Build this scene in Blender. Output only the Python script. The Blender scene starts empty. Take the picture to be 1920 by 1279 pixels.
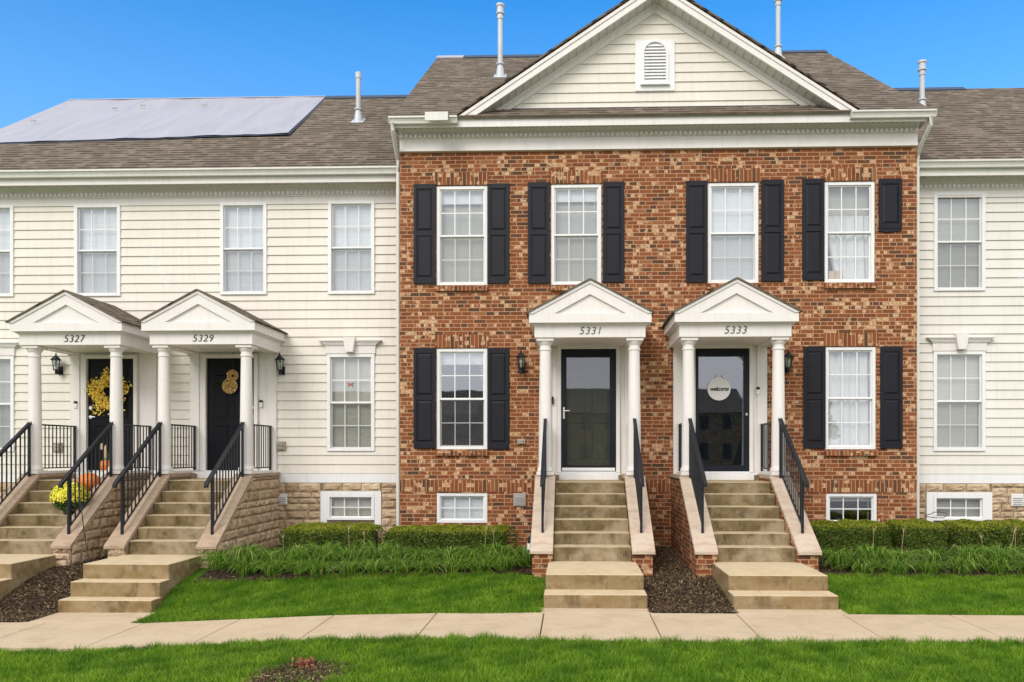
import bpy, math, random
import numpy as np
from mathutils import Vector

# ------------------------------------------------------------------ camera, world, sun
scene = bpy.context.scene
C = scene.collection
R = math.radians
F, PX, PY, D0, EYE = 1469.0, 1027.0, 849.0, 13.6, 1.876     # pixels (1920 wide), metres
TH = math.atan(0.0306); ct, st = math.cos(TH), math.sin(TH)
cam_d = bpy.data.cameras.new('camera'); cam = bpy.data.objects.new('camera', cam_d); C.objects.link(cam)
cam.location = (0, -D0, EYE); cam.rotation_euler = (R(90), 0, TH)
cam_d.sensor_width = 36; cam_d.lens = F / 1920 * 36
cam_d.shift_x = -(PX - 960) / 1920; cam_d.shift_y = (PY - 639.5) / 1920
cam_d.clip_end = 2000; cam_d.clip_start = 0.1
scene.camera = cam
scene.view_settings.view_transform = 'Standard'; scene.view_settings.look = 'None'
scene.view_settings.exposure = 0.18; scene.view_settings.gamma = 1.0

SUN_EL, SUN_AZ = 37, 203
w = bpy.data.worlds.new('World'); scene.world = w; w.use_nodes = True
nt = w.node_tree; nt.nodes.clear(); N = nt.nodes.new; L = nt.links.new
out = N('ShaderNodeOutputWorld'); bg = N('ShaderNodeBackground'); L(bg.outputs[0], out.inputs[0])
sky = N('ShaderNodeTexSky'); sky.sky_type = 'NISHITA'; sky.sun_disc = False
sky.sun_elevation = R(SUN_EL); sky.sun_rotation = R(SUN_AZ); sky.ozone_density = 3.0; sky.dust_density = 0.3
hs = N('ShaderNodeHueSaturation'); hs.inputs['Saturation'].default_value = 1.38; hs.inputs['Value'].default_value = 1.95
L(sky.outputs[0], hs.inputs['Color'])
hz_m = N('ShaderNodeMapRange'); hz_m.inputs[1].default_value = .34; hz_m.inputs[2].default_value = .52; hz_m.inputs[3].default_value = .20; hz_m.inputs[4].default_value = 0
hz_x = N('ShaderNodeMix'); hz_x.data_type = 'RGBA'; L(hz_m.outputs[0], hz_x.inputs[0]); L(hs.outputs[0], hz_x.inputs[6]); hz_x.inputs[7].default_value = (3.6, 5.6, 8.2, 1)
# thin bright cloud sheet over and behind the viewer, clear blue sky beyond the houses
tc = N('ShaderNodeTexCoord'); sp = N('ShaderNodeSeparateXYZ'); L(tc.outputs['Generated'], sp.inputs[0]); L(sp.outputs['Z'], hz_m.inputs[0])
nz = N('ShaderNodeTexNoise'); nz.inputs['Scale'].default_value = 2.5; nz.inputs['Detail'].default_value = 5
L(tc.outputs['Generated'], nz.inputs['Vector'])
m1 = N('ShaderNodeMath'); m1.operation = 'MULTIPLY_ADD'; L(sp.outputs['Z'], m1.inputs[0]); m1.inputs[1].default_value = 0.9
m0 = N('ShaderNodeMath'); m0.operation = 'MULTIPLY'; L(sp.outputs['Y'], m0.inputs[0]); m0.inputs[1].default_value = -1.0
L(m0.outputs[0], m1.inputs[2])
m2 = N('ShaderNodeMath'); m2.operation = 'MULTIPLY_ADD'; L(nz.outputs[0], m2.inputs[0]); m2.inputs[1].default_value = 0.25; L(m1.outputs[0], m2.inputs[2])
mr = N('ShaderNodeMapRange'); L(m2.outputs[0], mr.inputs[0]); mr.inputs[1].default_value = 0.10; mr.inputs[2].default_value = 0.55
mr.interpolation_type = 'SMOOTHSTEP'
mx = N('ShaderNodeMix'); mx.data_type = 'RGBA'; L(mr.outputs[0], mx.inputs[0]); L(hz_x.outputs[2], mx.inputs[6]); mx.inputs[7].default_value = (9.6, 9.5, 9.6, 1)
L(mx.outputs[2], bg.inputs[0]); bg.inputs[1].default_value = 0.12
sd = bpy.data.lights.new('sun', 'SUN'); sun = bpy.data.objects.new('sun', sd); C.objects.link(sun)
sd.energy = 1.6; sd.angle = R(28); sd.color = (1.0, 0.95, 0.885)
az = R(SUN_AZ - 180)
sun.rotation_euler = (R(90 - SUN_EL), 0, -az)

# ------------------------------------------------------------------ measuring helpers (photo pixels on a known plane -> metres)
def XZ(u, v, Y):
    d = D0 + Y; a = (u - PX) / F
    x = d * (a * ct - st) / (ct + a * st); zc = -x * st + d * ct
    return x, EYE - (v - PY) * zc / F
def X_(u, Y): return XZ(u, 0, Y)[0]
def Z_(u, v, Y): return XZ(u, v, Y)[1]
def rect(u0, u1, v0, v1, Y):
    um = (u0 + u1) / 2
    return X_(u0, Y), X_(u1, Y), Z_(um, v1, Y), Z_(um, v0, Y)

# ------------------------------------------------------------------ mesh builder
def auto_uv(me):
    n = len(me.polygons)
    if n == 0: return
    uvl = me.uv_layers.new(name='UVMap')
    nor = np.empty(n * 3); me.polygons.foreach_get('normal', nor); nor = nor.reshape(-1, 3)
    lt = np.empty(n, dtype=np.int32); me.polygons.foreach_get('loop_total', lt)
    nv = len(me.vertices); co = np.empty(nv * 3); me.vertices.foreach_get('co', co); co = co.reshape(-1, 3)
    li = np.empty(len(me.loops), dtype=np.int32); me.loops.foreach_get('vertex_index', li)
    t = np.stack([-nor[:, 1], nor[:, 0], np.zeros(n)], 1)
    flat = np.abs(nor[:, 2]) > 0.97
    t[flat] = (1, 0, 0); ln = np.linalg.norm(t, axis=1, keepdims=True); t /= np.maximum(ln, 1e-9)
    b = np.cross(nor, t); b[flat] = (0, 1, 0)
    T = np.repeat(t, lt, 0); B = np.repeat(b, lt, 0); P = co[li]
    uv = np.stack([(P * T).sum(1), (P * B).sum(1)], 1)
    uvl.data.foreach_set('uv', uv.ravel())

class MB:
    def __init__(s): s.v = []; s.f = []
    def add(s, vs, fs):
        o = len(s.v); s.v += [tuple(p) for p in vs]; s.f += [tuple(i + o for i in f) for f in fs]; return s
    def box(s, x0, x1, y0, y1, z0, z1):
        if x0 > x1: x0, x1 = x1, x0
        if y0 > y1: y0, y1 = y1, y0
        if z0 > z1: z0, z1 = z1, z0
        v = [(x0,y0,z0),(x1,y0,z0),(x1,y1,z0),(x0,y1,z0),(x0,y0,z1),(x1,y0,z1),(x1,y1,z1),(x0,y1,z1)]
        return s.add(v, [(3,2,1,0),(4,5,6,7),(0,1,5,4),(1,2,6,5),(2,3,7,6),(3,0,4,7)])
    def prism(s, poly, y0, y1):          # poly counter-clockwise in xz seen from -y
        n = len(poly)
        v = [(p[0], y0, p[1]) for p in poly] + [(p[0], y1, p[1]) for p in poly]
        return s.add(v, [tuple(range(n)), tuple(range(2*n-1, n-1, -1))] + [(i, i+n, (i+1) % n + n, (i+1) % n) for i in range(n)])
    def prismx(s, poly, x0, x1):         # poly in yz, extruded along x
        n = len(poly)
        v = [(x0, p[0], p[1]) for p in poly] + [(x1, p[0], p[1]) for p in poly]
        ar = sum(poly[i][0]*poly[(i+1)%n][1]-poly[(i+1)%n][0]*poly[i][1] for i in range(n))
        fs = [tuple(range(n-1, -1, -1)), tuple(range(n, 2*n))] + [((i+1) % n, (i+1) % n + n, i+n, i)[::-1] for i in range(n)]
        if ar < 0: fs = [f[::-1] for f in fs]
        return s.add(v, fs)
    def quad(s, a, b, c, d): return s.add([a, b, c, d], [(0, 1, 2, 3)])
    def tube(s, pts, r, n=8, r2=None):
        pts = [Vector(p) for p in pts]; rings = []; o = len(s.v)
        for i, p in enumerate(pts):
            a = pts[max(i-1, 0)]; b = pts[min(i+1, len(pts)-1)]; t = (b - a).normalized()
            up = Vector((0, 0, 1)) if abs(t.z) < .9 else Vector((1, 0, 0))
            x = t.cross(up).normalized(); y = x.cross(t)
            rr = r if r2 is None else r + (r2 - r) * i / (len(pts) - 1)
            for k in range(n):
                q = p + (x * math.cos(2*math.pi*k/n) + y * math.sin(2*math.pi*k/n)) * rr; s.v.append(tuple(q))
        for i in range(len(pts)-1):
            for k in range(n):
                a = o + i*n + k; b = o + i*n + (k+1) % n; s.f.append((a, a+n, b+n, b))
        s.f.append(tuple(o + k for k in range(n))); s.f.append(tuple(o + (len(pts)-1)*n + k for k in range(n-1, -1, -1)))
        return s
    def lathe(s, prof, cx=0, cy=0, n=24):        # prof: (r, z) bottom to top
        o = len(s.v)
        for r, z in prof:
            for k in range(n):
                a = 2*math.pi*k/n; s.v.append((cx + r*math.cos(a), cy + r*math.sin(a), z))
        for i in range(len(prof)-1):
            for k in range(n):
                a = o + i*n + k; b = o + i*n + (k+1) % n; s.f.append((a, b, b+n, a+n))
        s.f.append(tuple(o + k for k in range(n-1, -1, -1))); s.f.append(tuple(o + (len(prof)-1)*n + k for k in range(n)))
        return s
    def obj(s, name, mat, parent=None, smooth=False, bevel=0, loc=None, seg=1, **props):
        me = bpy.data.meshes.new(name); me.from_pydata(s.v, [], s.f); me.validate(); me.update()
        auto_uv(me)
        if smooth: me.polygons.foreach_set('use_smooth', [True]*len(me.polygons))
        o = bpy.data.objects.new(name, me); me.materials.append(mat); C.objects.link(o)
        if parent: o.parent = parent
        if loc: o.location = loc
        if bevel:
            m = o.modifiers.new('bevel', 'BEVEL'); m.width = bevel; m.segments = seg; m.limit_method = 'ANGLE'; m.angle_limit = R(40)
        if smooth:
            m = o.modifiers.new('split', 'EDGE_SPLIT'); m.split_angle = R(40)
        for k, val in props.items(): o[k] = val
        return o

def thing(name, loc, label, cat, group=None):
    o = bpy.data.objects.new(name, None); C.objects.link(o); o.location = loc
    o['label'] = label; o['category'] = cat
    if group: o['group'] = group
    o.empty_display_size = .1
    return o
def tag(o, label, cat, group=None, kind=None):
    if label: o['label'] = label
    if cat: o['category'] = cat
    if group: o['group'] = group
    if kind: o['kind'] = kind
    return o
def dup(src, loc, label, parent=None):
    c = src.copy(); C.objects.link(c)
    if parent: c.parent = parent
    else: c.location = loc; c['label'] = label
    for ch in [x for x in C.objects if x.parent == src]: dup(ch, None, None, c)
    return c

# ------------------------------------------------------------------ materials
class Mat:
    def __init__(s, name, rough=.6, spec=.3, metal=0):
        s.m = bpy.data.materials.new(name); s.m.use_nodes = True; s.t = s.m.node_tree; s.t.nodes.clear()
        s.o = s.n('ShaderNodeOutputMaterial'); s.p = s.n('ShaderNodeBsdfPrincipled'); s.l(s.p.outputs[0], s.o.inputs[0])
        s.p.inputs['Roughness'].default_value = rough; s.p.inputs['Specular IOR Level'].default_value = spec; s.p.inputs['Metallic'].default_value = metal
        s.tc = None
    def n(s, t, **k):
        x = s.t.nodes.new(t)
        for a, b in k.items(): setattr(x, a, b)
        return x
    def l(s, a, b): s.t.links.new(a, b)
    def co(s, kind='UV', scale=None, loc=None):
        if not s.tc: s.tc = s.n('ShaderNodeTexCoord')
        o = s.tc.outputs[kind]
        if scale is not None or loc is not None:
            mp = s.n('ShaderNodeMapping'); s.l(o, mp.inputs[0])
            if scale is not None: mp.inputs['Scale'].default_value = scale
            if loc is not None: mp.inputs['Location'].default_value = loc
            o = mp.outputs[0]
        return o
    def noise(s, vec, scale, detail=4, rough=.55, dist=0):
        x = s.n('ShaderNodeTexNoise'); s.l(vec, x.inputs['Vector']); x.inputs['Scale'].default_value = scale
        x.inputs['Detail'].default_value = detail; x.inputs['Roughness'].default_value = rough; x.inputs['Distortion'].default_value = dist
        return x.outputs[0]
    def ramp(s, fac, stops, interp='LINEAR'):
        x = s.n('ShaderNodeValToRGB'); s.l(fac, x.inputs[0]); cr = x.color_ramp; cr.interpolation = interp
        while len(cr.elements) > 1: cr.elements.remove(cr.elements[0])
        cr.elements[0].position = stops[0][0]; cr.elements[0].color = (*stops[0][1], 1)
        for p, c in stops[1:]:
            e = cr.elements.new(p); e.color = (*c, 1)
        return x.outputs[0]
    def mix(s, fac, a, b, mode='MIX'):
        x = s.n('ShaderNodeMix', data_type='RGBA', blend_type=mode)
        for sock, val in ((x.inputs[0], fac), (x.inputs[6], a), (x.inputs[7], b)):
            if hasattr(val, 'is_linked'): s.l(val, sock)
            elif isinstance(val, (int, float)): sock.default_value = val
            else: sock.default_value = (*val, 1)
        return x.outputs[2]
    def rng(s, v, a, b, c, d):
        x = s.n('ShaderNodeMapRange'); s.l(v, x.inputs[0])
        for i, q in enumerate((a, b, c, d)): x.inputs[i+1].default_value = q
        return x.outputs[0]
    def math(s, op, a, b):
        x = s.n('ShaderNodeMath', operation=op)
        for i, q in enumerate((a, b)):
            if hasattr(q, 'is_linked'): s.l(q, x.inputs[i])
            else: x.inputs[i].default_value = q
        return x.outputs[0]
    def base(s, c):
        if hasattr(c, 'is_linked'): s.l(c, s.p.inputs['Base Color'])
        else: s.p.inputs['Base Color'].default_value = (*c, 1)
        return s
    def bump(s, h, strength=.3, dist=.01):
        b = s.n('ShaderNodeBump'); b.inputs['Strength'].default_value = strength; b.inputs['Distance'].default_value = dist
        s.l(h, b.inputs['Height']); s.l(b.outputs[0], s.p.inputs['Normal']); return s

def paint(name, col, rough=.5, spec=.35, var=.06, scale=3, bump=0):
    m = Mat(name, rough, spec); v = m.co('Object')
    n1 = m.noise(v, scale, 5, .6)
    f = m.rng(n1, .3, .7, 1 - var, 1 + var)
    if name in ('white_trim', 'cream_siding', 'pale_cream_siding', 'gutter', 'window_white'):      # rain streaks and grime
        f = m.math('MULTIPLY', f, m.rng(m.noise(m.co('Object', (9, 9, .8)), 1.6, 5, .7), .48, .75, 1.0, .90))
    c = m.mix(1.0, col, m.mix(1.0, (1, 1, 1), (0, 0, 0), 'MIX'), 'MIX') if False else None
    x = m.n('ShaderNodeVectorMath', operation='SCALE'); x.inputs[0].default_value = col; m.l(f, x.inputs['Scale'])
    m.base(x.outputs[0])
    if bump: m.bump(m.noise(v, 60, 3), bump, .003)
    return m.m

def brick_mat(name, vertical=False):
    m = Mat(name, .85, .2)
    v = m.co('UV')
    b = m.n('ShaderNodeTexBrick'); m.l(v, b.inputs['Vector'])
    b.inputs['Color1'].default_value = (0, 0, 0, 1); b.inputs['Color2'].default_value = (1, 1, 1, 1); b.inputs['Mortar'].default_value = (.5, .5, .5, 1)
    b.inputs['Scale'].default_value = 1
    b.inputs['Mortar Size'].default_value = .0068; b.inputs['Mortar Smooth'].default_value = .2; b.inputs['Bias'].default_value = 0
    if vertical:
        b.inputs['Brick Width'].default_value = .0705; b.inputs['Row Height'].default_value = .9; b.offset = 0
    else:
        b.inputs['Brick Width'].default_value = .2130; b.inputs['Row Height'].default_value = .0677; b.squash = .55; b.squash_frequency = 5; b.offset = .5
    red = [(0, (.195, .058, .021)), (.14, (.235, .072, .026)), (.28, (.165, .049, .019)), (.40, (.255, .082, .031)), (.50, (.205, .064, .024)),
           (.60, (.145, .045, .020)), (.68, (.22, .073, .028)), (.75, (.085, .043, .026)), (.85, (.052, .034, .025)), (.92, (.28, .115, .050))]
    c = m.ramp(b.outputs['Color'], red, 'CONSTANT')
    n1 = m.noise(v, 26, 5, .7)
    c = m.mix(m.rng(n1, .3, .7, 0, .5), c, m.mix(.5, c, (.40, .17, .07)))
    b2 = m.n('ShaderNodeTexBrick'); m.l(v, b2.inputs['Vector'])     # paler clinker pieces, half a brick long
    b2.inputs['Color1'].default_value = (0, 0, 0, 1); b2.inputs['Color2'].default_value = (1, 1, 1, 1); b2.inputs['Scale'].default_value = 1
    b2.inputs['Mortar Size'].default_value = 0; b2.inputs['Brick Width'].default_value = .0705 if vertical else .1065; b2.inputs['Row Height'].default_value = .075 if vertical else .0677; b2.offset = .37; b2.squash = .6; b2.squash_frequency = 3
    cl = m.noise(v, 2.3, 3, .6)
    tan = m.rng(m.math('ADD', b2.outputs['Color'], m.math('MULTIPLY', cl, 1.0)), 1.31, 1.37, 0, 1)
    tan = m.math('MULTIPLY', tan, m.rng(m.noise(v, 34, 3, .6), .34, .52, .15, 1))
    c = m.mix(m.math('MULTIPLY', tan, .9), c, m.ramp(m.noise(v, 20, 2), [(.35, (.52, .31, .16)), (.65, (.80, .56, .35))]))
    dk = m.rng(m.noise(v, 30, 3, .7), .58, .70, 0, .6)
    c = m.mix(dk, c, (.075, .045, .030))
    c = m.mix(b.outputs['Fac'], c, m.ramp(m.noise(v, 15, 3), [(.3, (.44, .245, .135)), (.7, (.55, .335, .20))]))
    m.base(c)
    h = m.math('SUBTRACT', m.math('MULTIPLY', n1, .35), b.outputs['Fac'])
    m.bump(h, .7, .006)
    return m.m

def shingle_mat():
    m = Mat('shingle', .92, .15); v = m.co('UV')
    def bt(w_, h_, off):
        b = m.n('ShaderNodeTexBrick'); m.l(v, b.inputs['Vector']); b.inputs['Scale'].default_value = 1
        b.inputs['Color1'].default_value = (0, 0, 0, 1); b.inputs['Color2'].default_value = (1, 1, 1, 1); b.inputs['Mortar'].default_value = (.5, .5, .5, 1)
        b.inputs['Brick Width'].default_value = w_; b.inputs['Row Height'].default_value = h_; b.inputs['Mortar Size'].default_value = .006; b.offset = off
        b.inputs['Mortar Smooth'].default_value = .4; b.squash = .7; b.squash_frequency = 3
        return b
    RH = .16
    a = bt(.22, RH, .37)
    c = m.ramp(a.outputs['Color'], [(0, (.18, .144, .108)), (.2, (.22, .178, .135)), (.4, (.155, .122, .091)), (.55, (.195, .158, .119)), (.7, (.25, .205, .158)), (.85, (.17, .136, .102))], 'CONSTANT')
    n1 = m.noise(v, 140, 3, .7)
    c = m.mix(m.rng(n1, .3, .7, 0, .4), c, (.18, .147, .112))
    n2 = m.noise(v, .7, 3); c = m.mix(m.rng(n2, .35, .7, 0, .3), c, (.10, .08, .065))
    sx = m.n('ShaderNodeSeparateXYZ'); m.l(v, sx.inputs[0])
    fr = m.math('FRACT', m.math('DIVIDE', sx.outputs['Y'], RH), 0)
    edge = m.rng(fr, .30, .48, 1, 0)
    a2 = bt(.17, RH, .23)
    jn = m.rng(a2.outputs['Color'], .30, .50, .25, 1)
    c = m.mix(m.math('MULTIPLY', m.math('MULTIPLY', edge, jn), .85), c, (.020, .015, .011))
    m.base(c); m.bump(m.math('ADD', m.math('MULTIPLY', n1, .25), m.math('SUBTRACT', 1, fr)), .6, .012)
    return m.m

def concrete_mat(name, c1, c2, c3, scale=1.0, stain=.5, grime_shade=0, gcol=(.15, .12, .05)):
    m = Mat(name, .85, .2); v = m.co('Object')
    n1 = m.noise(v, 1.7*scale, 6, .62); n2 = m.noise(v, 60, 4, .7); n3 = m.noise(m.co('Object', (1.2, 1.2, 5)), 2.2*scale, 6, .7, .6)
    c = m.mix(m.rng(n1, .3, .7, 0, 1), c1, c2)
    c = m.mix(m.math('MULTIPLY', m.rng(n3, .47, .66, 0, 1), stain), c, c3)
    if grime_shade:                                    # algae and dirt, plus shade painted on upright faces to set off treads
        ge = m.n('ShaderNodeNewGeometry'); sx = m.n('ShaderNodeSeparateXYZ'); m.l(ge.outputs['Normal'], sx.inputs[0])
        up = m.rng(sx.outputs['Z'], .35, .75, grime_shade, 0); gn = m.rng(m.noise(m.co('Object', (1, 1, 1.6)), 2.6, 6, .65), .25, .65, .55, 1)
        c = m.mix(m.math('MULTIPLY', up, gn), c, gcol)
    if grime_shade:
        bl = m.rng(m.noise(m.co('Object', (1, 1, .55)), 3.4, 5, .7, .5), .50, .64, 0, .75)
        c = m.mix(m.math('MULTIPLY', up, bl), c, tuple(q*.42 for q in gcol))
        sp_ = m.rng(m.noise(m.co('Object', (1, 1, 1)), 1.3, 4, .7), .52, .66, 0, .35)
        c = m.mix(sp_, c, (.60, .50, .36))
    c = m.mix(m.rng(n2, .35, .75, 0, .28), c, m.mix(.5, c, (.16, .12, .08)))
    m.base(c); m.bump(m.math('ADD', n2, m.math('MULTIPLY', n1, .5)), .25, .006)
    return m.m

def island_mat(name, stops, rough=.6, spec=.3, trans=0.0, big=None):
    m = Mat(name, rough, spec)
    g = m.n('ShaderNodeNewGeometry'); c = m.ramp(g.outputs['Random Per Island'], stops)
    if big:
        c = m.mix(m.rng(m.noise(m.co('Object'), big[0], 4, .6), .35, .65, 0, big[1]), c, big[2])
    m.base(c)
    if trans:
        t = m.n('ShaderNodeBsdfTranslucent'); m.l(c, t.inputs[0])
        mx_ = m.n('ShaderNodeMixShader'); mx_.inputs[0].default_value = trans
        m.l(m.p.outputs[0], mx_.inputs[1]); m.l(t.outputs[0], mx_.inputs[2]); m.l(mx_.outputs[0], m.o.inputs[0])
    return m.m

def glass_mat(name, refl=.25, tint=(.92, .95, .95), dirt=.0):
    m = Mat(name); m.t.nodes.remove(m.p)
    gl = m.n('ShaderNodeBsdfGlossy'); gl.inputs['Roughness'].default_value = .015; gl.inputs['Color'].default_value = (.82, .86, .95, 1)
    tr = m.n('ShaderNodeBsdfTransparent'); tr.inputs[0].default_value = (*tint, 1)
    v = m.co('Object'); b = m.n('ShaderNodeBump'); b.inputs['Strength'].default_value = .05; b.inputs['Distance'].default_value = .01
    m.l(m.noise(v, 2.3, 1), b.inputs['Height']); m.l(b.outputs[0], gl.inputs['Normal'])
    ge = m.n('ShaderNodeNewGeometry'); dp = m.n('ShaderNodeVectorMath', operation='DOT_PRODUCT'); m.l(ge.outputs['Incoming'], dp.inputs[0]); m.l(ge.outputs['Normal'], dp.inputs[1])
    c5 = m.math('POWER', m.math('SUBTRACT', 1.0, m.math('ABSOLUTE', dp.outputs['Value'], 0)), 5.0)
    f = m.math('ADD', m.math('MULTIPLY', c5, .75), refl)
    mx_ = m.n('ShaderNodeMixShader'); m.l(f, mx_.inputs[0]); m.l(tr.outputs[0], mx_.inputs[1]); m.l(gl.outputs[0], mx_.inputs[2]); m.l(mx_.outputs[0], m.o.inputs[0])
    return m.m
def mesh_screen_mat(name, alpha, col):
    m = Mat(name); m.t.nodes.remove(m.p)
    d = m.n('ShaderNodeBsdfDiffuse'); d.inputs[0].default_value = (*col, 1); tr = m.n('ShaderNodeBsdfTransparent')
    mx_ = m.n('ShaderNodeMixShader'); mx_.inputs[0].default_value = alpha
    m.l(tr.outputs[0], mx_.inputs[1]); m.l(d.outputs[0], mx_.inputs[2]); m.l(mx_.outputs[0], m.o.inputs[0])
    return m.m
def blind_mat(name, c, pitch=.025, depth=.25):
    m = Mat(name, .6, .3); v = m.co('UV'); sx = m.n('ShaderNodeSeparateXYZ'); m.l(v, sx.inputs[0])
    fr = m.math('FRACT', m.math('DIVIDE', sx.outputs['Y'], pitch), 0)
    nn = m.rng(m.noise(m.co('UV', (.4, 8, 1)), 2, 3), .3, .7, .92, 1.04)
    f = m.math('MULTIPLY', m.rng(fr, 0, .3, 1 - depth, 1), nn)
    x = m.n('ShaderNodeVectorMath', operation='SCALE'); x.inputs[0].default_value = c; m.l(f, x.inputs['Scale'])
    m.base(x.outputs[0]); m.bump(fr, .3, .008)
    return m.m

M = {}
M['brick'] = brick_mat('brick'); M['soldier'] = brick_mat('soldier_brick', True)
M['shingle'] = shingle_mat()
M['trim'] = paint('white_trim', (.82, .785, .755), .45, .4, .035, 2)
M['frame'] = paint('window_white', (.86, .86, .86), .35, .5, .02, 2)
M['siding'] = paint('cream_siding', (.79, .745, .665), .5, .35, .04, 1.1)
M['siding_r'] = paint('pale_cream_siding', (.79, .76, .705), .5, .35, .04, 1.1)
M['soffit'] = paint('soffit', (.62, .60, .56), .6, .3, .03)
M['gutter'] = paint('gutter', (.72, .715, .66), .4, .45, .05, 1.5)
M['shutter'] = paint('shutter', (.012, .012, .018), .5, .25, .12, 5, .1)
M['black'] = paint('black_metal', (.010, .012, .018), .42, .35, .15, 8)
M['door'] = paint('black_door', (.005, .006, .009), .45, .18, .1, 3)
M['olive_door'] = paint('dark_olive_door', (.075, .076, .052), .5, .35, .1, 3)
M['storm'] = paint('storm_frame', (.008, .011, .017), .4, .3, .1, 5)
M['glass'] = glass_mat('window_glass', .20)
M['glass_hi'] = glass_mat('bright_window_glass', .34)
M['glass_dark'] = glass_mat('storm_glass', .17, (.85, .88, .9)); M['glass_storm'] = glass_mat('reflecting_storm_glass', .26, (.8, .84, .86))
M['screen'] = mesh_screen_mat('insect_screen', .17, (.20, .20, .20))
M['screen_dark'] = mesh_screen_mat('dark_insect_screen', .35, (.12, .12, .13))
M['blind'] = blind_mat('white_blind', (.86, .87, .89))
M['blind_warm'] = blind_mat('warm_blind', (.62, .60, .52), .03, .35)
M['blind_dim'] = blind_mat('dim_blind', (.48, .47, .42), .03, .3)
M['curtain'] = paint('curtain', (.74, .73, .73), .8, .1, .04, 2)
M['dark'] = paint('dark_interior', (.03, .03, .03), .8, .1)
M['conc'] = concrete_mat('walk_concrete', (.60, .48, .335), (.54, .425, .29), (.43, .33, .215), 1, .55)
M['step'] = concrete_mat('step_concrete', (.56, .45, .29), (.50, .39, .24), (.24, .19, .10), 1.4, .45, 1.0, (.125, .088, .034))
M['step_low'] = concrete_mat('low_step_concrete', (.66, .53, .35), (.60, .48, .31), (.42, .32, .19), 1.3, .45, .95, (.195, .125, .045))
M['cap'] = concrete_mat('cap_stone', (.62, .52, .42), (.54, .44, .34), (.40, .24, .16), 1.2, .5)
M['cap_brown'] = concrete_mat('weathered_cap_stone', (.47, .365, .27), (.40, .30, .215), (.27, .17, .11), 1.2, .6)
M['pipe'] = paint('galvanised', (.55, .57, .60), .35, .6, .1, 3)
M['tarp'] = None
m = Mat('tarp', .45, .45); v = m.co('UV'); n1 = m.noise(m.co('UV', (2.2, .35, 1)), 1.6, 5, .6); n2 = m.noise(v, 1.2, 4)
c = m.mix(m.rng(n1, .3, .7, 0, 1), (.33, .33, .385), (.43, .43, .49)); c = m.mix(m.rng(n2, .35, .7, 0, .5), c, (.41, .39, .40)); m.base(c)
m.bump(m.math('ADD', n1, m.noise(m.co('UV', (1, .2, 1)), 6, 3)), .5, .05); M['tarp'] = m.m
M['membrane'] = paint('ridge_membrane', (.03, .05, .09), .5, .4)
M['mulch'] = island_mat('mulch', [(0, (.045, .028, .020)), (.35, (.13, .082, .055)), (.65, (.075, .048, .035)), (.85, (.20, .135, .08)), (.95, (.34, .26, .14)), (1, (.26, .25, .10))], .9, .1)
m = Mat('soil', .95, .1); v = m.co('Object'); m.base(m.ramp(m.noise(v, 12, 6, .7), [(.3, (.025, .018, .014)), (.7, (.085, .06, .045))])); m.bump(m.noise(v, 40, 4), .8, .02); M['soil'] = m.m
M['grass'] = island_mat('grass', [(0, (.065, .16, .008)), (.35, (.17, .34, .013)), (.8, (.31, .50, .025)), (1, (.50, .55, .13))], .55, .2, .4, (2.2, .85, (.065, .18, .010)))
M['lily'] = island_mat('lily_leaf', [(0, (.035, .10, .012)), (.45, (.12, .26, .022)), (.88, (.26, .42, .045)), (1, (.55, .50, .2))], .5, .3, .3)
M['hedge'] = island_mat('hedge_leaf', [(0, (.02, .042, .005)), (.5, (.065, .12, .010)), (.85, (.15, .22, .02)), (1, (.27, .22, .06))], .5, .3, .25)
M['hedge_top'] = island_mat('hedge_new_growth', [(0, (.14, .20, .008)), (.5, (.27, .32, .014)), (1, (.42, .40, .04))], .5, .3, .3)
M['twig'] = paint('twig', (.08, .055, .035), .9, .1, .2)
m = Mat('lawn_ground', .95, .1); v = m.co('Object'); m.base(m.ramp(m.noise(v, 25, 5, .7), [(.3, (.045, .10, .010)), (.6, (.08, .17, .014)), (.8, (.10, .12, .035))])); M['ground'] = m.m
M['stone'] = island_mat('stone', [(0, (.50, .37, .235)), (.3, (.62, .48, .32)), (.6, (.44, .325, .20)), (.8, (.70, .55, .38)), (1, (.56, .41, .29))], .9, .15)
def add_bump(mat, sc, st_, d, col=None):
    t = mat.node_tree; p = [n for n in t.nodes if n.type == 'BSDF_PRINCIPLED'][0]
    tcn = t.nodes.new('ShaderNodeTexCoord'); n = t.nodes.new('ShaderNodeTexNoise'); n.inputs['Scale'].default_value = sc; n.inputs['Detail'].default_value = 6
    t.links.new(tcn.outputs['Object'], n.inputs['Vector']); b = t.nodes.new('ShaderNodeBump'); b.inputs['Strength'].default_value = st_; b.inputs['Distance'].default_value = d
    t.links.new(n.outputs[0], b.inputs['Height']); t.links.new(b.outputs[0], p.inputs['Normal'])
    if col:
        lk = p.inputs['Base Color'].links[0].from_socket; mxx = t.nodes.new('ShaderNodeMix'); mxx.data_type = 'RGBA'
        r_ = t.nodes.new('ShaderNodeMapRange'); r_.inputs[1].default_value = .4; r_.inputs[2].default_value = .65; r_.inputs[4].default_value = .55
        t.links.new(n.outputs[0], r_.inputs[0]); t.links.new(r_.outputs[0], mxx.inputs[0]); t.links.new(lk, mxx.inputs[6]); mxx.inputs[7].default_value = (*col, 1); t.links.new(mxx.outputs[2], p.inputs['Base Color'])
add_bump(M['stone'], 11, .8, .03, (.34, .235, .14))
M['mortar'] = paint('stone_mortar', (.24, .18, .12), .95, .1, .15, 10)
M['pumpkin'] = paint('pumpkin', (.72, .20, .025), .4, .5, .12, 8)
M['yellow'] = island_mat('yellow_leaf', [(0, (.70, .40, .02)), (.5, (.95, .66, .06)), (1, (1.0, .82, .25))], .6, .2)
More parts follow.
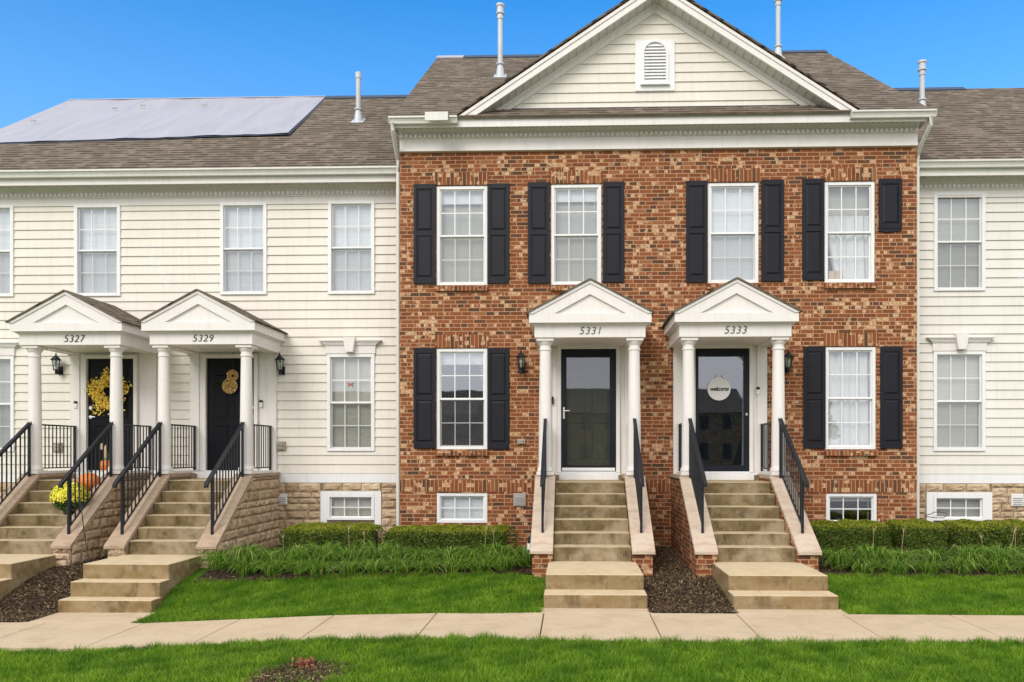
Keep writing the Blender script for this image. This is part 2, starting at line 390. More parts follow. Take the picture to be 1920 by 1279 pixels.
M['mum'] = island_mat('mum_petal', [(0, (.60, .58, .02)), (.5, (.85, .78, .04)), (1, (.95, .88, .20))], .6, .2)
M['mumleaf'] = island_mat('mum_leaf', [(0, (.03, .08, .015)), (1, (.09, .18, .03))], .6, .2)
M['gold'] = island_mat('gold_mesh', [(0, (.34, .17, .03)), (.5, (.72, .42, .10)), (1, (1.0, .78, .40))], .4, .5)
M['pot'] = paint('pot', (.02, .022, .024), .5, .4)
M['silver'] = Mat('silver', .3, .5, .9).base((.75, .74, .72)).m
M['white'] = paint('plastic_white', (.80, .80, .78), .4, .4, .02)
M['grey'] = paint('grey_plate', (.40, .39, .38), .5, .4, .08, 30)
M['tanbox'] = paint('tan_box', (.42, .34, .22), .6, .3, .08, 10)
M['lampglass'] = glass_mat('lamp_glass', .25, (.85, .88, .88))
M['asphalt'] = paint('asphalt', (.22, .21, .20), .9, .1, .15, 4)
M['ink'] = paint('ink', (.02, .02, .035), .5, .3)
M['red'] = paint('red_ribbon', (.40, .06, .03), .7, .2, .2, 30)
M['leafbrown'] = island_mat('dry_leaf', [(0, (.22, .07, .04)), (1, (.42, .18, .11))], .7, .2)
M['card'] = paint('cardboard', (.62, .45, .30), .8, .1)
M['green'] = paint('green_cloth', (.10, .30, .12), .8, .1)
M['far_leaf'] = island_mat('far_leaf', [(0, (.02, .045, .012)), (1, (.06, .11, .02))], .7, .1)

# ------------------------------------------------------------------ terrain
YB = .6                                      # cream walls stand this far behind the brick face
def sl(x):                                   # pavement level, falls away to the left
    t = min(max((-x - 1.0) / 4.3, 0), 1); return -.25 * t - (.03 * min(max((-x - 5.3) / 6, 0), 1))
def lin(x, xs, ys): return float(np.interp(x, xs, ys))
def walk_far(x): return lin(x, (-6, -2.9, -1), (-4.0, -4.15, -4.45))
def walk_near(x): return lin(x, (-7, -2.9, 0, 6), (-5.20, -5.42, -5.84, -5.70))
def zg(x, y):
    s_ = sl(x); yf = -4.17 + .80 * min(max((-x - 1) / 3.5, 0), 1)
    if y <= yf: return s_
    zb = .185 if x > -1 else .185 - .05 * min((-x - 1) / 3.5, 1)
    t = min(max((y - yf) / (-2.0 - yf), 0), 1); t = t * (1.6 - .6 * t)
    z = s_ + (zb - s_) * t
    if y > -2.2: z += min((y + 2.2) / 2.2, 1) * .045
    return z

unit_c0 = [(u_ - 1072) / 118 for u_ in (137, 380, 1106, 1380)]
def spans(a, b, st_): return list(np.arange(a, b + 1e-6, st_))
gx = [-500, -120, -50, -25] + spans(-14, 14, .25) + [25, 50, 120, 500]
gy = [-500, -150, -60, -25, -12, -9.3, -9.1, -8.9, -8.3, -7.4] + spans(-6.8, -6.5, .3) + spans(-6.2, 1.6, .2) + [4, 12, 30, 80, 200, 500]
g = MB()
for y in gy:
    for x in gx:
        dz = 0
        if walk_near(x) - .02 < y < walk_far(x) + .02 and abs(x) < 30: dz = -.05
        elif walk_far(x) < y < -3.6 and any(abs(x - c_) < .5 for c_ in (unit_c0)): dz = -.03
        if abs(x) < 14 and -9 < y < 1.7: g.v.append((x, y, zg(x, y) + dz))
        elif y < -9: g.v.append((x, y, -.3))
        else: g.v.append((x, y, zg(max(min(x, 14), -14), min(y, 1.6))))
nx = len(gx)
for j in range(len(gy)-1):
    for i in range(nx-1): g.f.append((j*nx+i, j*nx+i+1, (j+1)*nx+i+1, (j+1)*nx+i))
tag(g.obj('ground', M['ground']), None, None, kind='structure')

# pavement slabs
joints = sorted(X_(u, -4.45) for u in (235, 427, 612, 816, 1020, 1218, 1380, 1580, 1781))
js = [joints[0] - 1.25*k for k in range(7, 0, -1)] + joints + [joints[-1] + 1.25*k for k in range(1, 8)]
sw = MB()
unit_c = {}
def colc(ua, ub, Y): return (X_(ua, Y) + X_(ub, Y)) / 2
unit_c['27'] = colc(66.5, 220, -1.12 + YB); unit_c['29'] = colc(308, 464, -1.12 + YB)
unit_c['31'] = colc(1021.5, 1190, -1.12); unit_c['33'] = colc(1289.5, 1459.5, -1.12)
def slab(x0, x1, y0a, y0b, y1a, y1b, top=.012):
    e = .006
    x0 += e; x1 -= e
    v = []
    for z_ in (-.12, top):
        v += [(x0, y0a, sl(x0)+z_), (x1, y0b, sl(x1)+z_), (x1, y1b, sl(x1)+z_), (x0, y1a, sl(x0)+z_)]
    sw.add(v, [(3,2,1,0),(4,5,6,7),(0,1,5,4),(1,2,6,5),(2,3,7,6),(3,0,4,7)])
for a, b in zip(js[:-1], js[1:]): slab(a, b, walk_near(a), walk_near(b), walk_far(a), walk_far(b))
for k, ft in (('27', -4.0+YB), ('29', -4.0+YB), ('31', -4.194), ('33', -4.194)):
    c_ = unit_c[k]; hw = .66 if k in ('31', '33') else .70
    slab(c_ - hw, c_ + hw, walk_far(c_)+.004, walk_far(c_)+.004, ft + .03, ft + .03)
tag(sw.obj('sidewalk', M['conc'], bevel=.008, seg=2), None, None, kind='structure')

# ------------------------------------------------------------------ walls
def holes_strip(x0, x1, z0, z1, holes):
    """split a rectangle into cells free of holes -> (xa, xb, za, zb)"""
    zs = sorted({z0, z1} | {z for h in holes for z in h[2:4] if z0 < z < z1})
    cells = []
    for za, zb in zip(zs[:-1], zs[1:]):
        zm = (za + zb) / 2; cur = x0
        for h in sorted(holes):
            if h[2] < zm < h[3]:
                if h[0] > cur: cells.append((cur, h[0], za, zb))
                cur = max(cur, h[1])
        if cur < x1: cells.append((cur, x1, za, zb))
    return cells
def flat_wall(mb, x0, x1, z0, z1, holes, y, depth=.11):
    for xa, xb, za, zb in holes_strip(x0, x1, z0, z1, holes):
        mb.quad((xa, y, za), (xb, y, za), (xb, y, zb), (xa, y, zb))
    for a, b, c_, d in holes:
        y2 = y + depth
        mb.quad((a, y, c_), (a, y2, c_), (a, y2, d), (a, y, d)); mb.quad((b, y2, c_), (b, y, c_), (b, y, d), (b, y2, d))
        mb.quad((a, y, d), (a, y2, d), (b, y2, d), (b, y, d)); mb.quad((a, y2, c_), (a, y, c_), (b, y, c_), (b, y2, c_))
def lap_wall(mb, x0, x1, z0, z1, holes, y, course=.1665, proud=.021, xlim=None):
    k = 0; z = z0
    while z < z1 - 1e-4:
        zt = min(z + course, z1)
        def yy(q): return y - proud * (1 - (q - z) / course)
        for xa, xb, za, zb in holes_strip(x0, x1, z, zt, holes):
            if xlim:
                la, ra = xlim(za); lb, rb = xlim(zb)
                mb.quad((la, yy(za), za), (ra, yy(za), za), (rb, yy(zb), zb), (lb, yy(zb), zb))
                if abs(za - z) < 1e-5: mb.quad((la, y+.004, za), (ra, y+.004, za), (ra, yy(za), za), (la, yy(za), za))
                continue
            mb.quad((xa, yy(za), za), (xb, yy(za), za), (xb, yy(zb), zb), (xa, yy(zb), zb))
            if abs(za - z) < 1e-5:
                mb.quad((xa, y+.004, za+.004), (xb, y+.004, za+.004), (xb, yy(za), za), (xa, yy(za), za))
        z = zt

# ---- windows
def window(par, x0, x1, z0, z1, y, double=True, rows=4, fw=.055, head=.0, style='blind', screen='screen', blind='blind', blind_to=0, proud=.03, glass='glass', shade=None):
    """x0..x1,z0..z1 the outer frame; y the face plane it sits in"""
    f = MB(); yf = y - proud; yb = y + .07
    f.box(x0, x0+fw, yf, yb, z0, z1); f.box(x1-fw, x1, yf, yb, z0, z1)
    f.box(x0+fw, x1-fw, yf, yb, z1-fw, z1); f.box(x0+fw, x1-fw, yf-.004, yb, z0, z0+fw*.9)
    fo = f.obj('window', M['frame'], par, bevel=.003)
    gx0, gx1, gz0, gz1 = x0+fw, x1-fw, z0+fw*.9, z1-fw
    s_ = .022
    zm = (gz0 + gz1)/2
    sa = MB(); mu = MB(); r_ = .0085; yu, yl = y+.012, y+.036
    bands = [(zm, gz1, yu), (gz0, zm, yl)] if double else [(gz0, gz1, yu)]
    pane = MB()
    for za, zb, ys in bands:
        sa.box(gx0, gx0+s_, ys-.012, ys+.02, za, zb); sa.box(gx1-s_, gx1, ys-.012, ys+.02, za, zb)
        sa.box(gx0+s_, gx1-s_, ys-.012, ys+.02, zb-s_, zb); sa.box(gx0+s_, gx1-s_, ys-.012, ys+.02, za, za+s_)
        for k in (1, 2):
            xk = gx0 + (gx1-gx0)*k/3; mu.box(xk-r_, xk+r_, ys-.006, ys+.006, za+s_, zb-s_)
        nr = rows//2 if double else rows
        for k in range(1, nr):
            zk = za + (zb-za)*k/nr; mu.box(gx0+s_, gx1-s_, ys-.0045, ys+.0045, zk-r_, zk+r_)
        pane.quad((gx0+.005, ys+.002, za+.004), (gx1-.005, ys+.002, za+.004), (gx1-.005, ys+.002, zb-.004), (gx0+.005, ys+.002, zb-.004))
    sa.obj('sash', M['frame'], fo, bevel=.002); mu.obj('muntin', M['frame'], fo); pane.obj('pane', M[glass], fo)
    if double and screen:
        MB().quad((gx0+.004, y-.011, gz0), (gx1-.004, y-.011, gz0), (gx1-.004, y-.011, zm-.012), (gx0+.004, y-.011, zm-.012)).obj('insect_screen', M[screen], fo)
        MB().box(gx0, gx1, y-.02, y-.004, zm-.014, zm+.012).obj('meeting_rail', M['frame'], fo, bevel=.002)
    elif double:
        MB().box(gx0, gx1, y-.02, y-.004, zm-.014, zm+.012).obj('meeting_rail', M['frame'], fo, bevel=.002)
    yi = y + .085
    if style == 'blind':
        zb = gz0 + (gz1-gz0)*blind_to
        b = MB(); b.box(gx0-.01, gx1+.01, yi, yi+.012, zb, gz1+.02); b.box(gx0-.01, gx1+.01, yi-.02, yi-.002, gz1-.03, gz1+.02)
        b.obj('blind', M[blind], fo)
        if blind_to > .02:
            b = MB(); b.tube([(gx1-.06, yi-.025, gz1-.03), (gx1-.06, yi-.025, gz1-.5)], .004, 6); b.obj('blind_wand', M['frame'], fo)
    else:
        b = MB(); top = gz1 - (0 if style != 'curtain_low' else (gz1-gz0)*.30)
        n = 60; rnd = random.Random(int(abs(x0)*100))
        ph = [rnd.uniform(0, 6) for _ in range(3)]
        for j in range(13):
            t = j/12; z = top + (gz0-.05-top)*t
            for i in range(n+1):
                s1 = i/n
                left = gx0 - .02
                if style == 'curtain_low': left = gx0 - .02 + t * .20 * max(0, 1 - s1*1.6)
                x = left + (gx1 + .02 - left)*s1
                yy = yi + .03 + .018*math.sin(s1*34+ph[0]+t*2.0*math.sin(s1*5)) + .010*math.sin(s1*61+ph[1]-t*1.5)
                b.v.append((x, yy, z))
        for j in range(12):
            for i in range(n):
                a = j*(n+1)+i; b.f.append((a+n+1, a+n+2, a+1, a))
        cu = b.obj('curtain', M['curtain'], fo, smooth=True)
    if shade: MB().box(gx0-.01, gx1+.01, y+.145, y+.15, gz0+(gz1-gz0)*shade, gz1).obj('shade', M['blind_dim'], fo)
    return fo

def shutter(par, x0, x1, z0, z1, y=-.002, half=False):
    b = MB(); t = .035; st_w = .055
    b.box(x0, x1, y-t*.55, y, z0, z1)
    b.box(x0, x0+st_w, y-t, y-t*.55, z0, z1); b.box(x1-st_w, x1, y-t, y-t*.55, z0, z1)
    H = z1 - z0
    rails = [(z0, z0+.11), (z1-.09, z1)] if half else [(z0, z0+.11), (z0+H*.48, z0+H*.48+.085), (z1-.09, z1)]
    if half: rails = [(z0, z0+.085), (z1-.09, z1)]
    for a, c_ in rails: b.box(x0+st_w, x1-st_w, y-t, y-t*.55, a, c_)
    for (a, c_), (d, e) in zip(rails[:-1], rails[1:]):     # raised panels
        p0, p1, q0, q1 = x0+st_w+.012, x1-st_w-.012, c_+.014, d-.014; i = .028; ya, yb_ = y-t*.55, y-t*.92
        vs = [(p0,ya,q0),(p1,ya,q0),(p1,ya,q1),(p0,ya,q1),(p0+i,yb_,q0+i),(p1-i,yb_,q0+i),(p1-i,yb_,q1-i),(p0+i,yb_,q1-i)]
        b.add(vs, [(4,5,6,7),(0,1,5,4),(1,2,6,5),(2,3,7,6),(3,0,4,7)])
    o = b.obj('shutter', M['shutter'], par, bevel=.003)
    return o

# ================================================================== brick house
bx0, bx1 = X_(750, 0), X_(1719, 0)
brick = thing('brick_townhouse', ((bx0+bx1)/2, 0, .2), 'red brick townhouse pair with white gable, black shutters and doors 5331 and 5333', 'house')
def rel(o, par):                                # keep world coordinates of the mesh under a placed empty
    o.location = Vector(o.location) - par.location; return o
class Par:                                      # parent wrapper: children are modelled in world coordinates
    pass
ZTOP = Z_(1200, 276, 0)
wins = {}
W_up = [(818, 914, 348, 535), (1033, 1128, 345, 534), (1327, 1423, 342, 531), (1546, 1641, 340, 530)]
W_lo = [(818, 914, 653, 843), (1547, 1643, 650, 843)]
W_ba = [(818, 914, 924, 981), (1549, 1645, 925, 984)]
holes = [rect(*q, 0) for q in W_up + W_lo + W_ba]
wall = MB(); flat_wall(wall, bx0, bx1, -.3, 7.15, holes, 0)
wall.quad((bx0, 9, -.3), (bx0, 0, -.3), (bx0, 0, 7.5), (bx0, 9, 7.5)); wall.quad((bx1, 0, -.3), (bx1, 9, -.3), (bx1, 9, 7.5), (bx1, 0, 7.5))
wall.quad((bx1, 9, -.3), (bx0, 9, -.3), (bx0, 9, 7.5), (bx1, 9, 7.5))
parts_b = [wall.obj('wall', M['brick'])]
EXTRA = []          # (object list parented later)
def B(o): parts_b.append(o); return o
specs = [('blind', 'screen', 'blind', .86), ('blind', 'screen', 'blind', .87), ('blind', 'screen', 'blind', 0), ('curtain_low', None, 'blind', 0)]
# interior lower blinds behind the screened sashes are handled by a second blind
for q, (sty, scn, bl, bt) in zip(W_up, specs):
    x0, x1, z0, z1 = rect(*q, 0)
    fo = B(window(None, x0+.004, x1-.004, z0+.004, z1-.004, .045, style=sty, screen=scn, blind=bl, blind_to=bt, shade=.45 if bt > 0 else (.6 if sty == 'curtain_low' else None)))
    if bt > 0:
        MB().box(x0+.05, x1-.05, .150, .156, z0+.03, (z0+z1)/2).obj('lower_shade', M['blind_warm'], fo)
for q, sty in zip(W_lo, ('blind', 'curtain')):
    x0, x1, z0, z1 = rect(*q, 0)
    B(window(None, x0+.004, x1-.004, z0+.004, z1-.004, .045, style=sty, screen='screen_dark' if sty == 'blind' else None, blind_to=.87 if sty == 'blind' else 0, glass='glass_hi' if sty == 'blind' else 'glass'))
for q, bl in zip(W_ba, ('blind', None)):
    x0, x1, z0, z1 = rect(*q, 0)
    B(window(None, x0+.004, x1-.004, z0+.004, z1-.004, .045, double=False, rows=2, blind='blind', blind_to=0 if bl else .80, glass='glass' if bl else 'glass_hi'))
# backing rooms: dark box behind all windows
# soldier courses, sills
for i, q in enumerate(W_up + W_lo):
    x0, x1, z0, z1 = rect(*q, 0)
    MB().box(x0-.02, x1+.02, -.012, .03, z1+.010, z1+.235).obj('lintel', M['soldier']) and None
    B(C.objects[-1]) if False else None
lint = [o for o in C.objects if o.name.startswith('lintel')]
for o in lint: B(o)
for q in W_up + W_lo:
    x0, x1, z0, z1 = rect(*q, 0)
    mb = MB(); mb.add([(x0-.01, -.055, z0-.105), (x1+.01, -.055, z0-.105), (x1+.01, .05, z0-.105), (x0-.01, .05, z0-.105),
                       (x0-.01, -.055, z0-.025), (x1+.01, -.055, z0-.025), (x1+.01, .05, z0-.003), (x0-.01, .05, z0-.003)],
                      [(3,2,1,0),(4,5,6,7),(0,1,5,4),(1,2,6,5),(2,3,7,6),(3,0,4,7)])
    B(mb.obj('sill', M['soldier']))
zs0, zs1 = Z_(860, 922, 0), Z_(860, 900, 0)
band = MB(); band.box(bx0+.004, bx1-.004, -.006, .02, zs0, zs1); B(band.obj('brick_band', M['soldier']))
SH = [(776,817,346,533),(914,955,345,532),(990,1031,343,532),(1130,1170,342,530),(1286,1326,340,530),(1427,1469,338,528),(1504,1545,336,526),
      (776,817,653,841),(914,955,653,842),(1506,1547,650,841),(1650,1691,650,841)]
for q in SH: B(shutter(None, *rect(*q, 0)))
hs_ = B(shutter(None, *rect(1647,1690,336,430,0), half=True)); hs_['label'] = 'broken half shutter with a jagged lower edge'
# jagged rest of the broken shutter
x0, x1, z0, z1 = rect(1647, 1690, 428, 434, 0)
jb = MB(); jb.prism([(x0, z0-.0), (x0+.12, z0-.025), (x0+.3, z0-.004), (x1, z0+.02), (x1, z1), (x0, z1)], -.03, -.004); jb.obj('splinter', M['shutter'], hs_)

# frieze, dentils, soffit, fascia, gutters
fz = MB(); fx0, fx1 = bx0+.005, bx1-.005
fz.box(fx0, fx1, -.05, .0, 7.125, 7.33); fz.box(fx0, fx1, -.065, 0, 7.115, 7.145)
fz.box(fx0, fx1, -.075, 0, 7.33, 7.42)
fz.prismx([(-.075, 7.395), (-.075, 7.47), (-.15, 7.47)], fx0, fx1)
B(fz.obj('frieze', M['trim']))
dn = MB(); x = fx0 + .02
while x < fx1 - .05: dn.box(x, x+.045, -.125, -.070, 7.338, 7.388); x += .083
dn.box(fx0, fx1, -.080, -.070, 7.336, 7.392); B(dn.obj('dentil_moulding', M['trim']))
for nm, yl in (('soffit', 0),):
    s1 = MB(); s1.box(bx0-.05, bx1+.05, -.30, .0, 7.47, 7.48)
    x = bx0
    s1.v = s1.v; B(s1.obj('soffit', M['soffit']))
    s2 = MB(); x = bx0
    while x < bx1: s2.box(x, x+.008, -.30, -.15, 7.464, 7.470); x += .10
    B(s2.obj('soffit_groove', M['dark'], None))
ga, gb = X_(857, -.32), X_(1612, -.32); gm = (ga+gb)/2
fa = MB(); fa.box(bx0-.06, bx1+.06, -.33, -.305, 7.415, 7.57)
fa.box(bx0-.06, bx0-.035, -.33, 0, 7.415, 7.60); fa.box(bx1+.035, bx1+.06, -.33, 0, 7.415, 7.60)
B(fa.obj('fascia', M['trim']))
def gutter(x0, x1, y, z, par=None, d=.12, h=.11):
    prof = [(y, z-h), (y-d*.62, z-h), (y-d*.72, z-h*.45), (y-d, z-h*.25), (y-d, z), (y-d+.012, z), (y-d+.012, z-h*.2), (y-d*.6, z-h*.85), (y-.01, z-h*.85), (y-.01, z), (y, z)]
    m_ = MB(); m_.prismx(prof, x0, x1); m_.box(x0-.003, x0, y-d, y, z-h, z); m_.box(x1, x1+.003, y-d, y, z-h, z)
    return m_.obj('gutter', M['gutter'], par)
B(gutter(bx0-.10, ga+.01, -.332, 7.565)); B(gutter(gb-.17, bx1+.13, -.332, 7.565))
# main roof
YR, ZR = 4.4, 11.0; rxl, rxr = -3.10, 5.77
rf = MB(); el, er, ye, ze = bx0-.06, bx1+.08, -.40, 7.575; yb = 2*YR+.4
def slabroof(mb, a, b, c_, d, t=.035):
    a, b, c_, d = map(Vector, (a, b, c_, d)); n = (b-a).cross(d-a).normalized()*t
    v = [tuple(p-n) for p in (a, b, c_, d)] + [tuple(p) for p in (a, b, c_, d)]
    mb.add(v, [(3,2,1,0),(4,5,6,7),(0,1,5,4),(1,2,6,5),(2,3,7,6),(3,0,4,7)])
slabroof(rf, (el, ye, ze), (er, ye, ze), (rxr, YR, ZR), (rxl, YR, ZR))
slabroof(rf, (er, yb, ze), (el, yb, ze), (rxl, YR, ZR), (rxr, YR, ZR))
rf.prismx([(ye+.5, 7.45), (yb-.5, 7.45), (YR, ZR-.12)], el+.12, el+.15); rf.prismx([(ye+.5, 7.45), (yb-.5, 7.45), (YR, ZR-.12)], er-.26, er-.23)
roof = B(rf.obj('roof', M['shingle']))
RIDGE = []
def ridge_strip(par, u0, u1, v, Y, Z, mat, name):
    xa, xb = X_(u0, Y), X_(u1, Y)
    m_ = MB(); m_.prismx([(Y-.16, Z-.10+.0), (Y, Z+.03), (Y+.16, Z-.10), (Y+.14, Z-.13), (Y, Z-.0), (Y-.14, Z-.13)], xa, xb)
    o = m_.obj(name, mat, par); return o
ridge_strip(roof, 871, 1020, 105, YR, ZR+.01, M['membrane'], 'ridge_membrane')
ridge_strip(roof, 1440, 1548, 97, YR, ZR+.01, M['membrane'], 'ridge_membrane')
ridge_strip(roof, 820, 870, 108, YR, ZR+.015, M['tarp'], 'ridge_cover')
# gable (pediment)
ga_x, gb_x, ap_z, base_z = ga, gb, 9.80, 7.57
slope = (ap_z-base_z)/(gm-ga)
rk = MB(); t_ = .175
for sgn in (-1, 1):
    e = ga if sgn < 0 else gb
    p = [(e, base_z), (e - sgn*t_/slope*1.0, base_z), (gm, ap_z-t_), (gm, ap_z)]
    if sgn > 0: p = p[::-1]
    rk.prism(p, -.345, -.30)
    q = [(e, base_z+.0), (e - sgn*.06/slope, base_z), (gm, ap_z-.06), (gm, ap_z)]
    if sgn > 0: q = q[::-1]
    rk.prism(q, -.362, -.345)
B(rk.obj('rake_board', M['trim']))
gr = MB(); e_ = .10
slabroof(gr, (ga-e_, -.385, base_z-slope*e_+.03), (gm, -.385, ap_z+.03), (gm, 3.2, ap_z+.03), (ga-e_, 3.2, base_z-slope*e_+.03), -.03)
slabroof(gr, (gm, -.385, ap_z+.03), (gb+e_, -.385, base_z-slope*e_+.03), (gb+e_, 3.2, base_z-slope*e_+.03), (gm, 3.2, ap_z+.03), -.03)
o = gr.obj('gable_roof', M['shingle']); B(o)
so = MB(); sg = MB()
for sgn in (-1, 1):
    e = ga if sgn < 0 else gb; zt = ap_z - t_ - .001
    a = (e - sgn*t_/slope, base_z); b_ = (gm, zt)
    so.quad((a[0], -.30, a[1]), (a[0], .0, a[1]), (b_[0], .0, b_[1]), (b_[0], -.30, b_[1])) if sgn < 0 else so.quad((b_[0], -.30, b_[1]), (b_[0], .0, b_[1]), (a[0], .0, a[1]), (a[0], -.30, a[1]))
    Ls = math.hypot(b_[0]-a[0], b_[1]-a[1]); k = .1
    while k < Ls:
        t = k/Ls; x = a[0]+(b_[0]-a[0])*t; z = a[1]+(b_[1]-a[1])*t
        dx = (b_[0]-a[0])/Ls*.006; dz = (b_[1]-a[1])/Ls*.006
        sg.add([(x-dx, -.30, z-dz-.001), (x+dx, -.30, z+dz-.001), (x+dx, 0, z+dz-.001), (x-dx, 0, z-dz-.001),
                (x-dx, -.30, z-dz-.006), (x+dx, -.30, z+dz-.006), (x+dx, 0, z+dz-.006), (x-dx, 0, z-dz-.006)], [(4,5,6,7),(0,1,5,4),(1,2,6,5),(3,0,4,7),(2,3,7,6)])
        k += .155
sof = so.obj('gable_soffit', M['soffit']); B(sof); sgo = sg.obj('soffit_groove', M['grey']); B(sgo)
it = MB(); zt = ap_z - t_
for sgn in (-1, 1):
    e = ga if sgn < 0 else gb; a = e - sgn*t_/slope
    p = [(a, base_z), (a - sgn*.155/slope, base_z), (gm, zt-.155), (gm, zt)]
    if sgn > 0: p = p[::-1]
    it.prism(p, -.045, .0)
    q = [(a, base_z), (a - sgn*.06/slope, base_z), (gm, zt-.06), (gm, zt)]
    if sgn > 0: q = q[::-1]
    it.prism(q, -.07, -.045)
B(it.obj('gable_trim', M['trim']))
ty = MB(); zpb = 7.80
def xl(z):
    h = max((zt - .14 - z)/slope, 0); return gm - h, gm + h
lap_wall(ty, 0, 1, zpb-.02, zt-.15, [], -.004, xlim=xl)
B(ty.obj('gable_siding', M['siding']))
pr = MB(); slabroof(pr, (ga+.22, -.335, 7.585), (gb-.22, -.335, 7.585), (gb-.45, -.01, 7.83), (ga+.45, -.01, 7.83), .02)
pro = pr.obj('pent_roof', M['shingle']); B(pro)
MB().box(ga+.45, gb-.45, -.03, -.006, 7.825, 7.85).obj('flashing', M['membrane'], pro)
x0, x1, z0, z1 = rect(1191, 1265, 74, 171, -.03)
gv = MB(); gv.box(x0, x1, -.045, -.004, z0, z1-.02); gvo = gv.obj('gable_vent', M['frame'], bevel=.004); B(gvo)
a0, a1, b0, b1 = rect(1203, 1253, 75, 157, -.05); am = (a0+a1)/2; ra = (a1-a0)/2; zc = b1 - ra
arc = MB()
def archpoly(r_, zb): return [(am-r_, zb), (am+r_, zb)] + [(am + r_*math.cos(t), zc + r_*math.sin(t)) for t in np.linspace(0, math.pi, 17)]
outp = archpoly(ra, b0); inp = archpoly(ra-.045, b0+.03)
for i in range(len(outp)):
    j = (i+1) % len(outp)
    arc.add([(outp[i][0], -.085, outp[i][1]), (outp[j][0], -.085, outp[j][1]), (inp[j][0], -.085, inp[j][1]), (inp[i][0], -.085, inp[i][1]),
             (outp[i][0], -.045, outp[i][1]), (outp[j][0], -.045, outp[j][1]), (inp[j][0], -.050, inp[j][1]), (inp[i][0], -.050, inp[i][1])],
            [(0,1,2,3),(1,0,4,5),(3,2,6,7)])
arc.box(a0-.02, a1+.02, -.10, -.045, b0-.03, b0+.005)
arc.obj('vent_frame', M['frame'], gvo)
lv = MB(); z = b0+.03
while z < b1-.07:
    h = math.sqrt(max((ra-.045)**2 - max(z+.02-zc, 0)**2, .0004)); lv.add([(am-h,-.078,z),(am+h,-.078,z),(am+h,-.05,z+.048),(am-h,-.05,z+.048),(am-h,-.074,z-.004),(am+h,-.074,z-.004)],[(0,1,2,3),(4,5,1,0)]); z += .055
lv.obj('louver', M['frame'], gvo)
# corner trim strips + downspouts
ds = MB(); xd = X_(747, .05)
ds.tube([(bx0-.04, -.40, 7.47), (bx0-.045, -.38, 7.36), (bx0-.05, -.1, 7.12), (bx0-.05, .06, 7.02), (bx0-.05, .08, 6.8), (bx0-.05, .08, .35)], .035, 8)
B(ds.obj('downspout', M['gutter'], smooth=True))
ds = MB(); ds.tube([(bx1+.06, -.40, 7.47), (bx1+.06, -.38, 7.33), (bx1+.03, -.12, 7.12), (bx1+.045, .06, 7.0), (bx1+.045, .08, 6.8), (bx1+.045, .08, .3)], .035, 8)
B(ds.obj('downspout', M['gutter'], smooth=True))
# ------------------------------------------------------------------ vent pipes
def ray_plane(u, v, Ye, Ze, Yr, Zr):           # point of a roof slope seen at a photo pixel
    k = (Zr-Ze)/(Yr-Ye); lo, hi = Ye-1, Yr+4
    for _ in range(60):
        mid = (lo+hi)/2; z = Z_(u, v, mid)
        if z > Ze + k*(mid-Ye): lo = mid
        else: hi = mid
    return X_(u, mid), mid, Ze + k*(mid-Ye)
def vent(u, vb, vt, pl, par_list, old=False):
    x, y, z = ray_plane(u, vb, *pl); zt_ = Z_(u, vt, y); r_ = .052
    m_ = MB(); m_.lathe([(r_, z-.25), (r_, zt_-.02)], x, y, 16)
    o = m_.obj('vent_pipe', M['pipe'], smooth=True)
    c_ = MB()
    if not old: c_.lathe([(.085, zt_-.20), (.088, zt_-.19), (.085, zt_-.17), (.07, zt_-.16), (.07, zt_-.05), (.088, zt_-.04), (.088, zt_-.0), (.03, zt_+.02)], x, y, 16); c_.lathe([(r_+.012, zt_-.30), (r_+.012, zt_-.2)], x, y, 16)
    else: c_.lathe([(r_+.01, zt_-.12), (r_+.012, zt_), (.02, zt_+.03)], x, y, 16)
    c_.obj('vent_cap', M['pipe'], o, smooth=True)
    k = (pl[3]-pl[1])/(pl[2]-pl[0])
    f_ = MB(); f_.lathe([(.10, z-.06), (.075, z+.13), (r_+.006, z+.22), (.085, z+.23), (.085, z+.255), (r_, z+.27)], x, y, 16)
    f_.add([(x-.13, y-.15, z-.15*k+.012), (x+.13, y-.15, z-.15*k+.012), (x+.13, y+.15, z+.15*k+.012), (x-.13, y+.15, z+.15*k+.012)], [(0,1,2,3)])
    f_.obj('pipe_flashing', M['pipe'], o, smooth=True)
    par_list.append(o); return o
PLB = (ye, ze, YR, ZR)
vent(938, 143, 9, PLB, parts_b); vent(1459, 108, -14, PLB, parts_b)
x, y, z = ray_plane(818, 224, *PLB); xb_ = X_(840, y)
dv = MB(); dv.box(X_(797, y), xb_, y-.02, y+.0, z-.02, z+.12); dv.box(X_(797, y), xb_, y, y+.25, z+.105, z+.12); dv.obj('roof_diverter', M['gutter']); parts_b.append(C.objects['roof_diverter'])

